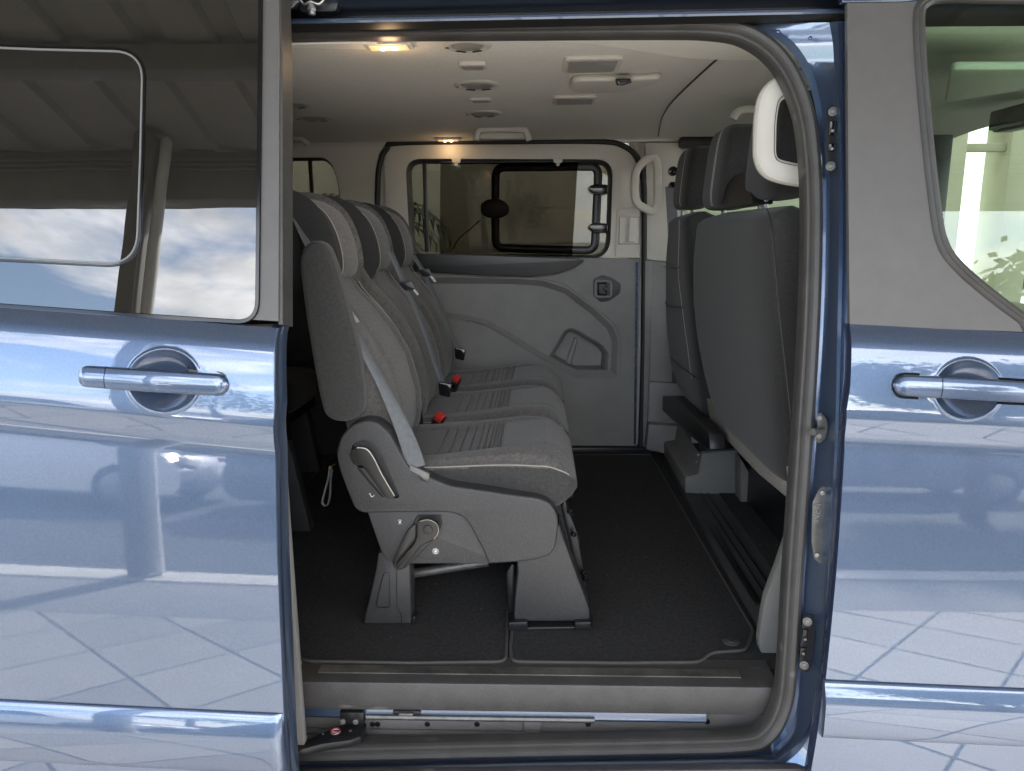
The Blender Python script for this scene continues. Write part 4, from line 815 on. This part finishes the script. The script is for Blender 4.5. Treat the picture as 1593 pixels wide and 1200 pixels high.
    # buckle stalk between this seat and the next
def buckle(parent, px, py, y, ang_, s=1.):
    c_ = UY(px, py, y); u = Vector((math.sin(ang_), -.22, math.cos(ang_))).normalized(); r_ = Vector((math.cos(ang_), -.35, -math.sin(ang_))).normalized(); r_ = (r_ - u * r_.dot(u)).normalized(); n_ = r_.cross(u); n_ = n_ if n_.y < 0 else -n_
    b_ = prism('buckle', rnd([c_ - u * .035 * s - r_ * .014 * s, c_ - u * .035 * s + r_ * .014 * s, c_ + u * .035 * s + r_ * .016 * s, c_ + u * .035 * s - r_ * .016 * s], .004), n_ * .02 - n_ * 0, BLACK, parent, .003)
    prism('release_button', [c_ + u * .021 * s - r_ * .013 * s + n_ * .0185, c_ + u * .021 * s + r_ * .013 * s + n_ * .0185, c_ + u * .036 * s + r_ * .014 * s + n_ * .0185, c_ + u * .036 * s - r_ * .014 * s + n_ * .0185], n_ * .003, RED, b_, .001, 1)
    prism('release_button', [c_ + u * .0345 * s - r_ * .0135 * s + n_ * .002, c_ + u * .0345 * s + r_ * .0135 * s + n_ * .002, c_ + u * .0345 * s + r_ * .0135 * s + n_ * .017, c_ + u * .0345 * s - r_ * .0135 * s + n_ * .017], u * .004, RED, b_, .001, 1)
    prism('button_slot', [c_ + u * .014 * s - r_ * .012 * s + n_ * .0202, c_ + u * .014 * s + r_ * .012 * s + n_ * .0202, c_ + u * .018 * s + r_ * .012 * s + n_ * .0202, c_ + u * .018 * s - r_ * .012 * s + n_ * .0202], n_ * .001, RED, b_)
    prism('press_mark', rnd([c_ - u * .016 * s - r_ * .008 * s + n_ * .02, c_ - u * .016 * s + r_ * .008 * s + n_ * .02, c_ + u * .002 * s + r_ * .008 * s + n_ * .02, c_ + u * .002 * s - r_ * .008 * s + n_ * .02], .002), n_ * .0012, GLOSSB, b_, .0004, 1)
core(S1)
seat_copies = []
for k, lab in ((1, 'middle grey rear seat between its two matching neighbours'), (2, 'far grey rear seat nearest the far sliding door')):
    r_ = S1.copy(); COL.objects.link(r_); r_.location = LROOT + Vector((.0, DY * k, 0)); r_['label'] = lab
    for chd in list(S1.children):
        q = chd.copy(); COL.objects.link(q); q.parent = r_; q.matrix_parent_inverse = Matrix.Translation(-LROOT)
        for gg in chd.children: h2 = gg.copy(); COL.objects.link(h2); h2.parent = q
    seat_copies.append(r_)
S2, S3 = seat_copies
# belts: near seat
YA = .335
A_ = lambda px, py, y=YA: UY(px, py, y)
ribbon('shoulder_belt', [A_(456, 330, .40), A_(466, 350, .39), A_(476, 372, .37), A_(495, 410, .34)], .040, BELTM, S1, (0, 1, .2))
ribbon('shoulder_belt', [A_(520, 446, .36), A_(535, 475, .34), A_(560, 530, .32), A_(590, 588, .305), A_(615, 640, .295), A_(634, 685, .285), A_(648, 728, .27)], lambda t: .027 + .018 * ss(.45, 1, t), BELTM, S1, lambda t: Vector((.35 + .65 * t, .9 - .75 * t, .1)))
an = A_(651, 735, .262); prism('belt_anchor', rnd([an + Vector((-.024, 0, -.012)), an + Vector((.024, 0, -.030)), an + Vector((.026, 0, -.004)), an + Vector((-.020, 0, .018))], .004), (0, .012, 0), GTRIM, S1, .002)
q = A_(540, 481, .315); bk = prism('belt_tongue', rnd([q + Vector((-.022, 0, .012)), q + Vector((.006, 0, .008)), q + Vector((.012, 0, -.006)), q + Vector((-.004, 0, -.014)), q + Vector((-.02, 0, -.002))], .004), (0, -.008, 0), BLACK, S1, .002)
prism('tongue_blade', [q + Vector((.002, -.004, -.006)), q + Vector((.010, -.004, -.002)), q + Vector((.030, -.004, -.03)), q + Vector((.022, -.004, -.034))], (0, .003, 0), METAL, S1, .0008, 1)
def belt_far(seat, pts, y, tq, bl_):
    ribbon('shoulder_belt', [UY(a, b, y) for a, b in pts], .030, BELTM, seat, (.35, .9, .1)); q_ = UY(*tq, y - .012)
    prism('belt_tongue', rnd([q_ + Vector((-.03, 0, .01)), q_ + Vector((.012, 0, .014)), q_ + Vector((.022, 0, -.012)), q_ + Vector((-.012, 0, -.016))], .006), (0, -.01, 0), BLACK, seat, .002)
    prism('tongue_blade', [UY(tq[0] + 2, tq[1] + 2, y - .02), UY(tq[0] + 5, tq[1] + 1, y - .02), UY(tq[0] + 16, tq[1] + 14, y - .02), UY(tq[0] + 13, tq[1] + 16, y - .02)], (0, .003, 0), METAL, seat, .0006, 1)
    q_ = UY(*bl_, y - .02); prism('belt_latch', rnd([q_ + Vector((-.018, 0, -.02)), q_ + Vector((.014, 0, -.028)), q_ + Vector((.022, 0, .014)), q_ + Vector((-.02, 0, .022))], .006), (0, -.014, 0), GLOSSB, seat, .003)
belt_far(S2, ((608, 392), (622, 422), (636, 455), (650, 485), (662, 515), (672, 545), (682, 575), (692, 602)), Y1 + DY - .165, (636, 444), (693, 604))
belt_far(S3, ((644, 398), (658, 420), (672, 450), (690, 490), (706, 525), (722, 552)), Y1 + 2 * DY - .16, (663, 424), (716, 549))
tag_lbl = UY(553, 486, .31)
buckle(S1, 682, 658, Y1 + .235, .50, 1.0); buckle(S2, 710, 597, Y1 + DY + .235, .42, .9)
tube('buckle_stalk', catm([UY(645, 590, Y1 + .22), UY(650, 630, Y1 + .22), UY(655, 668, Y1 + .22), UY(664, 676, Y1 + .22)], 5), .011, BLACK, S1)
# folded-up armrest on the near side
arp = [(473, 385), (483, 376), (497, 377), (510, 388), (525, 430), (545, 505), (558, 560), (565, 620), (563, 640), (550, 653), (530, 657), (510, 650), (500, 630), (488, 570), (475, 490), (466, 420), (467, 398)]
arm_ = prism('armrest', catm([A_(a, b, .262) for a, b in arp], 4, True), (0, .055, 0), FABS, S1, .012, 4, 50)
tube('armrest_seam', catm([A_(a, b, .2665) for a, b in [(470, 396), (482, 380), (497, 380), (508, 392), (523, 432), (543, 507), (556, 562), (562, 620), (559, 638)]], 4), .0012, BLACK, arm_, 5)
# side cover in two layers
K3 = .3139
q3 = lambda l, y: [UY(430 + a * K3, 640 + b * K3, y) for a, b in l]
upc = rnd(q3([(296, 210), (318, 128), (368, 70), (440, 43), (505, 56), (562, 112), (612, 205), (655, 278), (762, 330), (862, 370), (1000, 390), (1150, 412), (1300, 432), (1352, 452), (1390, 505), (1398, 560), (1385, 670), (1360, 712), (1300, 735), (1180, 750), (1052, 757), (1030, 700), (962, 572), (932, 530), (882, 508), (820, 501), (420, 505), (385, 480), (345, 380), (308, 280)], .262), .012, 4)
uc = prism('side_cover', upc, (0, .060, 0), COVER, S1, .012, 5, 45)
lwc = rnd(q3([(446, 490), (1075, 490), (1075, 700), (1120, 752), (1060, 757), (590, 757), (548, 742), (520, 700), (488, 610)], .274), .01, 4)
lc = prism('lower_side_cover', lwc, (0, .05, 0), COVER, S1, .005, 3, 45)
# recess cut behind one lever; black plate imitates the shade behind the other
rec1 = rnd(q3([(362, 220), (372, 170), (420, 148), (480, 165), (520, 230), (570, 340), (606, 425), (600, 441), (560, 438), (520, 415), (440, 300), (395, 285)], .25), .006, 4)
cut(uc, prism_bm(rec1, (0, .030, 0)))
prism('lever_recess', [p + Vector((0, .0305, 0)) for p in rec1], (0, .003, 0), GLOSSB, uc)
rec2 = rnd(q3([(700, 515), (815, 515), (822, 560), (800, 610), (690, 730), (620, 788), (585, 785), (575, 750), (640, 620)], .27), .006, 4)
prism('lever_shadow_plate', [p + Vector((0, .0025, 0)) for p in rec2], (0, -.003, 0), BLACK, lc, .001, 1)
LEV = mat('lever plastic', (.028, .026, .024), .32, bump=('n', 900, .1))
lv1 = prism('recline_lever', rnd(q3([(360, 222), (372, 192), (405, 178), (445, 186), (476, 222), (520, 310), (585, 425), (572, 436), (540, 428), (500, 375), (430, 272), (385, 268)], .252), .006, 5), (0, .012, 0), LEV, S1, .004, 3)
tube('lever_edge', catm(q3([(400, 180), (445, 187), (478, 225), (522, 312), (585, 420)], .2515), 5), .0016, METAL, lv1, 6)
prism('lever_grip', rnd(q3([(398, 280), (435, 282), (540, 425), (520, 425)], .258), .003), (0, .008, 0), BLACK, lv1, .002)
lv2 = prism('fold_lever', rnd(q3([(700, 545), (760, 535), (800, 560), (805, 600), (780, 635), (735, 660), (630, 782), (600, 787), (588, 765), (680, 660), (697, 620), (695, 570)], .250), .008, 5), (0, .02, 0), LEV, S1, .005, 3)
prism('lever_rib', rnd(q3([(650, 590), (690, 560), (690, 640), (590, 765), (578, 762), (580, 735)], .262), .004), (0, .01, 0), LEV, lv2, .003)
prism('lever_inset', rnd(q3([(715, 665), (765, 645), (640, 778), (622, 780)], .2485), .004), (0, .003, 0), BLACK, lv2, .001)
cc_ = q3([(750, 588)], .249)[0]; disc('lever_boss', cc_, (0, -1, 0), .0115, .003, LEV, lv2, 24, .001)
sweep('boss_ring', [cc_ + Vector((.0115 * math.cos(k * math.pi / 12), -.002, .0115 * math.sin(k * math.pi / 12))) for k in range(24)], circ(.0009, 5), BLACK, lv2, (0, -1, 0), True)
sweep('lever_edge', catm(q3([(712, 545), (755, 538), (795, 560), (802, 600), (780, 633)], .2495), 6), circ(.0011, 6), METAL, lv2, (0, -1, 0))
# printed marks
def icon_fold(c_, ring):
    r_ = .0075
    if ring: disc('printed_mark', c_ + Vector((0, -.0004, 0)), (0, -1, 0), .0085, .0006, mat('pale mark disc', (.30, .29, .26), .7), lc, 24)
    o = c_ + Vector((0, -.0012, 0))
    prism('printed_mark', [o + Vector((a, 0, b)) for a, b in ((-.0040, -.0048), (.0042, -.0048), (.0042, -.0058), (-.0040, -.0058))], (0, -.0004, 0), WHITE, lc)
    prism('printed_mark', rnd([o + Vector((a, 0, b)) for a, b in ((-.0034, -.0008), (.0005, .0030), (.0036, .0002), (.0004, -.0036))], .001), (0, -.0004, 0), WHITE, lc)
    sweep('printed_mark', [o + Vector((.0056 * math.cos(t), -.0003, .0052 * math.sin(t))) for t in [.6 + .17 * i for i in range(12)]], [(-.0005, 0), (-.0005, .0004), (.0005, .0004), (.0005, 0)], WHITE, lc, (0, -1, 0))
icon_fold(q3([(612, 547)], .274)[0], False); icon_fold(q3([(789, 693)], .274)[0], True)
o = q3([(473, 418)], .262)[0] + Vector((0, -.0006, 0))
for pl_ in ([(-.0058, .0062), (-.0040, .0050), (.0000, -.0022), (-.0015, -.0036)], [(-.0008, -.0022), (.0052, -.0012), (.0068, .0014), (.0054, .0020), (.0040, -.0030), (-.0012, -.0040)], [(-.0072, .0028), (-.0020, .0060), (-.0024, .0068), (-.0076, .0036)]):
    prism('printed_mark', [o + Vector((a, 0, b)) for a, b in pl_], (0, -.0004, 0), WHITE, uc)
tube('arc_line', catm(q3([(560, 520), (562, 570), (575, 620), (600, 660)], .2738), 5), .0007, BLACK, lc, 5); tube('arc_line', catm(q3([(700, 722), (740, 732), (808, 730)], .2738), 5), .0007, BLACK, lc, 5)
for l_ in ([(520, 238), (534, 218)], [(578, 352), (606, 318)], [(442, 262), (420, 290)]): tube('tick_line', q3(l_, .2616), .0006, BLACK, uc, 5)
disc('cover_screw', q3([(606, 204)], .276)[0], (-.2, -.7, .7), .005, .002, GLOSSB, uc, 12, .0005)
# legs
lg = prism('leg', q3([(505, 700), (655, 700), (662, 780), (668, 1052), (434, 1055), (438, 1020), (470, 890), (492, 790)], .300), (0, .07, 0), COVER, S1, .004, 2, 45)
sweep('leg_groove', catm(q3([(596, 770), (598, 960), (618, 1000), (620, 1052)], .2995), 2), circ(.0016, 5), BLACK, lg, (0, -1, 0))
sweep('leg_groove', rnd(q3([(532, 800), (562, 798), (562, 972), (495, 972), (500, 920)], .2995), .008), circ(.0014, 5), BLACK, lg, (0, -1, 0), True)
prism('foot_bolt', q3([(672, 1018), (690, 1018), (688, 1056), (672, 1056)], .305), (0, .03, 0), BLACK, lg, .003)
lg2 = prism('leg', q3([(1192, 740), (1405, 560), (1412, 600), (1552, 985), (1552, 1042), (1178, 1043), (1180, 950), (1196, 800)], .292), (0, .085, 0), COVER, S1, .005, 2, 45)
prism('foot_plate', [UZ(430 + a * K3, 640 + b * K3, .538) for a, b in ((1150, 1092), (1565, 1085), (1570, 1020), (1150, 1020))], (0, 0, .010), BLACK, S1, .003)
for a in ((1150, 1245), (1480, 1560)): prism('foot_plate', q3([(a[0], 1085), (a[1], 1082), (a[1], 1045), (a[0], 1048)], .272), (0, .02, 0), BLACK, S1, .003)
prism('leg_strut', q3([(1408, 470), (1432, 440), (1440, 470), (1490, 600), (1560, 1000), (1540, 1010)], .38), (0, .03, 0), BLACK, S1, .004)
prism('leg_strut', q3([(1140, 800), (1165, 760), (1180, 760), (1180, 1050), (1148, 1060)], .36), (0, .03, 0), BLACK, S1, .004)
for a, b in ((1448, 495), (1465, 605), (1515, 795), (1522, 825), (1560, 1030)): disc('strut_bolt', q3([(a, b)], .37)[0], (.6, -.8, 0), .007, .012, GLOSSB, S1, 10, .002)
tube('cross_bar', q3([(640, 810), (1050, 745)], .42), .013, PLATE, S1, 10)
box('under_frame', (-.40, .36, .70), (.03, 1.60, .76), BLACK, S1, .01)
for s_, dy in ((S2, DY * 1), (S3, DY * 2 - .02)):
    for o_ in (lg, lg2):
        q = o_.copy(); COL.objects.link(q); q.parent = s_; q.matrix_parent_inverse = Matrix.Translation(-LROOT)
# hanging loop
loop = [UY(a, b, .36) for a, b in ((522, 722), (514, 728), (511, 745), (503, 775), (503, 784), (509, 786), (513, 770), (514, 748), (516, 730))]
ribbon('pull_strap', loop, .010, BELTM, S1, (.3, 1, 0), .0008, 5); disc('strap_rivet', UY(514, 727, .352), (0, -1, 0), .004, .004, mat('brass clip', (.5, .35, .12), .4, .8), S1, 10)

# ================================================================== THIRD ROW, hidden behind the near seat
S4 = root('third_row_bench', 'dark third row bench with black legs behind the near rear seat', 'bench', (-1.25, 1.0, .53))
def rbox(name, c_, h_, m, parent, ex=.35, n=24, k=36, mod=None):
    """rounded upholstery block, superellipsoid"""
    rings = []
    for i in range(1, n):
        a = -math.pi / 2 + math.pi * i / n; z = sgn(math.sin(a), ex); r_ = abs(math.cos(a)) ** ex
        ring = []
        for j in range(k):
            t = 2 * math.pi * j / k; v = Vector((r_ * sgn(math.cos(t), ex) * h_[0], r_ * sgn(math.sin(t), ex) * h_[1], z * h_[2]))
            if mod: v = mod(v)
            ring.append(Vector(c_) + v)
        rings.append(ring)
    return loft(name, rings, m, parent, True, 75)
for k in range(3):
    rbox('cushion', (-1.16, .51 + .45 * k, .93), (.24, .21, .07), FABD, S4)
    rbox('backrest', (-1.45, .51 + .45 * k, 1.16), (.08, .21, .28), FABD, S4, .35, 24, 36, lambda v: v + Vector((-v.z * .25, 0, 0)))
for (px, py, px2) in ((468, 770, 452), (486, 690, 470)):
    b0 = UZ(px, py + 45 if px == 486 else py + 60, .53)
    prism('leg', [b0 + Vector((-.06, 0, 0)), b0 + Vector((.035, 0, 0)), b0 + Vector((-.02, 0, .32)), b0 + Vector((-.10, 0, .32))], (0, .05, 0), DTRIM, S4, .004)
box('seat_frame', (-1.38, .33, .82), (-.95, 1.62, .87), BLACK, S4, .01)

# ================================================================== FRONT SEATS (seen from behind)
XB = [(.70, .615), (.86, .590), (1.0, .563), (1.2, .532), (1.4, .508), (1.6, .492), (1.75, .485)]
def seatback(root_, name, edge_px, yn, m, zbot, ztop, th=.13):
    tab = []
    for (a, b) in edge_px:
        x = .53
        for _ in range(8): p = UX(a, b, x); x = interp(XB, p.z)
        tab.append((p.z, p.y))
    tab.sort(); rings = []; n = 46
    for i in range(n + 1):
        z = zbot + (ztop - zbot) * i / n; e = min(1, (ztop - z) / .035); f = math.sqrt(max(.03, 1 - (1 - e) ** 2)); e3 = min(1, (z - zbot) / .02); f *= math.sqrt(max(.05, 1 - (1 - e3) ** 2))
        xb_ = interp(XB, z); yf = interp(tab, z); yc, hy = (yn + yf) / 2, (yf - yn) / 2 * (.93 + .07 * f); ring = []
        for j in range(60):
            t = 2 * math.pi * j / 60; u, v = sgn(math.cos(t), .28), sgn(math.sin(t), .28)
            ring.append(Vector((xb_ + th / 2 + th / 2 * f * u + .006 * (abs(v) ** 6) * (u < 0), yc + hy * v, z)))
        rings.append(ring)
    return loft(name, rings, m, root_, True, 75), tab
FB = root('front_bench_seat', 'charcoal double front seat seen from behind at the right of the opening', 'seat', (.75, .65, .54), 'front seats')
bb, tb = seatback(FB, 'backrest', [(1092, 330), (1076, 350), (1071, 400), (1071, 470), (1078, 530), (1088, 580), (1101, 628)], .235, FABD, .935, UX(1180, 318, .49).z - .004)
for dyy in (.0,):
    pts = [UX(a, b, interp(XB, UX(a, b, .52).z) - .0015) for a, b in ((1193, 325), (1200, 350), (1205, 400), (1212, 480), (1222, 570), (1231, 650))]; tube('seam', catm(pts, 5), .0018, BLACK, bb, 5)
fp = [UX(1099, 620, .585), UX(1140, 650, .585), UX(1167, 680, .585), UX(1240, 738, .585), UX(1240, 792, .600), UX(1222, 773, .600), UX(1180, 738, .600), UX(1137, 692, .600), UX(1105, 662, .600)]
prism('felt_panel', fp, (.02, 0, 0), FOAM, FB, .003)
rbox('headrest', (.585, .895, (UY(1130, 196, .87).z + UY(1130, 327, .87).z) / 2), (.058, .135, (UY(1130, 196, .87).z - UY(1130, 327, .87).z) / 2), FABD, FB, .42, 24, 40, lambda v: v + Vector((.10 * v.z, 0, 0)))
hh_ = bpy.data.objects
z0, z1 = UY(1215, 312, .46).z, UY(1215, 140, .46).z
rbox('headrest', (.600, .455, (z0 + z1) / 2), (.060, .135, (z1 - z0) / 2), FABD, FB, .42, 24, 40, lambda v: v + Vector((.08 * v.z, 0, 0)))
for px, py0, y in ((1130, 330, .88), (1208, 316, .46), (1183, 316, .50)):
    q = UY(px, py0, y); q.x = .565; tube('headrest_post', [q + Vector((0, 0, -.05)), q + Vector((0, 0, .03))], .007, ZINC, FB, 10, (1, 0, 0))
g0 = UX(1142, 300, .545); prism('belt_guide', rnd([UX(1120, 326, .53), UX(1128, 290, .54), UX(1143, 272, .55), UX(1160, 268, .55), UX(1172, 318, .53)], .02), (.05, 0, 0), BLACK, FB, .01, 3)
stp_ = []
for yy_ in (.87, .855):
    zc = (UY(1130, 196, .87).z + UY(1130, 327, .87).z) / 2; hz = (UY(1130, 196, .87).z - UY(1130, 327, .87).z) / 2
    tube('stitching', [Vector((.585 + .10 * v * hz - .0578 * abs(math.cos(math.asin(max(-1, min(1, sgn(v, 1 / .42)))))) ** .42 - .0004, yy_, zc + v * hz)) for v in [-.9 + .1 * i for i in range(19)]], .0011, THREAD, FB, 5)
DS = root('driver_seat', 'charcoal single driver seat with seat back pocket beside the far pillar', 'seat', (.75, 1.4, .54), 'front seats')
db, td = seatback(DS, 'backrest', [(1050, 330), (1037, 345), (1032, 400), (1031, 470), (1033, 520), (1040, 570), (1052, 600), (1088, 645)], 1.13, FABD, .86, UX(1058, 330, .49).z)
zc, hz = (UY(1074, 231, 1.40).z + UY(1074, 327, 1.40).z) / 2, (UY(1074, 231, 1.40).z - UY(1074, 327, 1.40).z) / 2
rbox('headrest', (.575, 1.385, zc), (.055, .135, hz), FABD, DS, .42, 24, 40, lambda v: v + Vector((.10 * v.z, 0, 0)))
tube('stitching', [Vector((.575 + .10 * v * hz - .0548 * abs(math.cos(math.asin(max(-1, min(1, sgn(v, 1 / .42)))))) ** .42 - .0004, 1.33, zc + v * hz)) for v in [-.9 + .1 * i for i in range(19)]], .0011, THREAD, DS, 5)
for px in (1062, 1078): q = UY(px, 330, 1.38); q.x = q.x; tube('headrest_post', [q + Vector((0, 0, -.04)), q + Vector((0, 0, .03))], .007, ZINC, DS, 10, (1, 0, 0))
pts = [UX(a, b, interp(XB, UX(a, b, .52).z) - .001) for a, b in ((1057, 342), (1056, 380), (1055, 425), (1060, 470), (1068, 530), (1076, 590))]; tube('stitching', catm(pts, 5), .0012, THREAD, db, 5)
for l_ in ([(1033, 414), (1044, 417), (1056, 416)], [(1035, 470), (1040, 476), (1062, 478)], [(1042, 556), (1060, 572), (1086, 590)]):
    tube('pocket_edge', catm([UX(a, b, interp(XB, UX(a, b, .52).z) - .0015) for a, b in l_], 5), .0028, BLACK, db, 6)
# seat boxes and slanted side bar
prism('side_bar', [UX(1030, 616, .53), UX(1046, 616, .53), UX(1102, 672, .53), UX(1104, 700, .53), UX(1096, 700, .53), UX(1030, 640, .53)], (.05, 0, 0), BLACK, DS, .008)
bxy = UZ(1066, 768, .542).y
pb = prism('seat_box', rnd([UY(1066, 768, bxy), UY(1150, 771, bxy), UY(1150, 700, bxy), UY(1092, 705, bxy), UY(1086, 738, bxy), UY(1066, 742, bxy)], .008), (0, .5, 0), GTRIM, DS, .006)
box('seat_box_top', (pb.bound_box[0][0] + .05, bxy + .02, UY(1090, 704, bxy).z - .01), (.80, 1.62, .80), BLACK, DS, .01)
for a, b in ((1086, 708), (1084, 719)): disc('box_bolt', UY(a, b, bxy - .003), (0, -1, 0), .005, .004, METAL, DS, 10, .001)
prism('adjuster_plate', rnd([UY(1074, 665, bxy - .03), UY(1100, 662, bxy - .03), UY(1115, 672, bxy - .03), UY(1108, 690, bxy - .03), UY(1076, 690, bxy - .03)], .008), (0, .03, 0), GTRIM, DS, .004)
b2 = UZ(1155, 782, .542).y; prism('seat_box', [UY(1152, 782, b2), UY(1192, 783, b2), UY(1152, 712, b2)], (0, .08, 0), GTRIM, FB, .004)
box('seat_box_side', (.78, .30, .541), (.95, b2 + .3, .86), BLACK, FB, .01)
rbox('cushion', (.93, .66, .93), (.30, .42, .08), FABD, FB); rbox('cushion', (.93, 1.4, .93), (.30, .25, .08), FABD, DS)

# ================================================================== CAB beyond the front window
box('dashboard', (1.45, .12, .75), (1.75, 1.85, 1.28), DTRIM, VAN, .05, 4)
mr = rbox('rear_view_mirror', UY(1590, 182, 1.0), (.03, .12, .036), BLACK, VAN, .35)
mc = UY(1586, 182, .98); prism('mirror_glass', rnd([mc + Vector((-.029, -.10, -.028)), mc + Vector((-.029, .10, -.028)), mc + Vector((-.029, .10, .03)), mc + Vector((-.029, -.10, .03))], .01), (-.003, 0, 0), PRIV, mr, .001)
tube('mirror_stem', [UY(1590, 182, 1.0) + Vector((.02, 0, .02)), UY(1590, 182, 1.0) + Vector((.12, 0, .12))], .012, BLACK, mr)
sv = prism('sun_visor', rnd([UZ(1470, 150, 1.885), UZ(1593, 128, 1.885), UZ(1640, 95, 1.885), UZ(1480, 95, 1.885)], .03), (0, 0, -.018), HEADL, VAN, .006)
# far cab door: sill trim and pane
box('far_cab_trim', (.60, 1.86, .54), (1.72, 1.925, 1.465), DTRIM, VAN, .02)
box('far_front_post', (1.62, 1.80, 1.28), (1.72, 1.90, 1.93), BLACK, VAN, .02)
prism('far_cab_pane', [(.66, 1.90, 1.466), (1.62, 1.90, 1.466), (1.62, 1.86, 1.88), (.66, 1.86, 1.90)], (0, .004, 0), CLEAR, VAN)
box('far_cab_rail', (.60, 1.83, 1.885), (1.72, 1.895, 1.93), BLACK, VAN, .01)
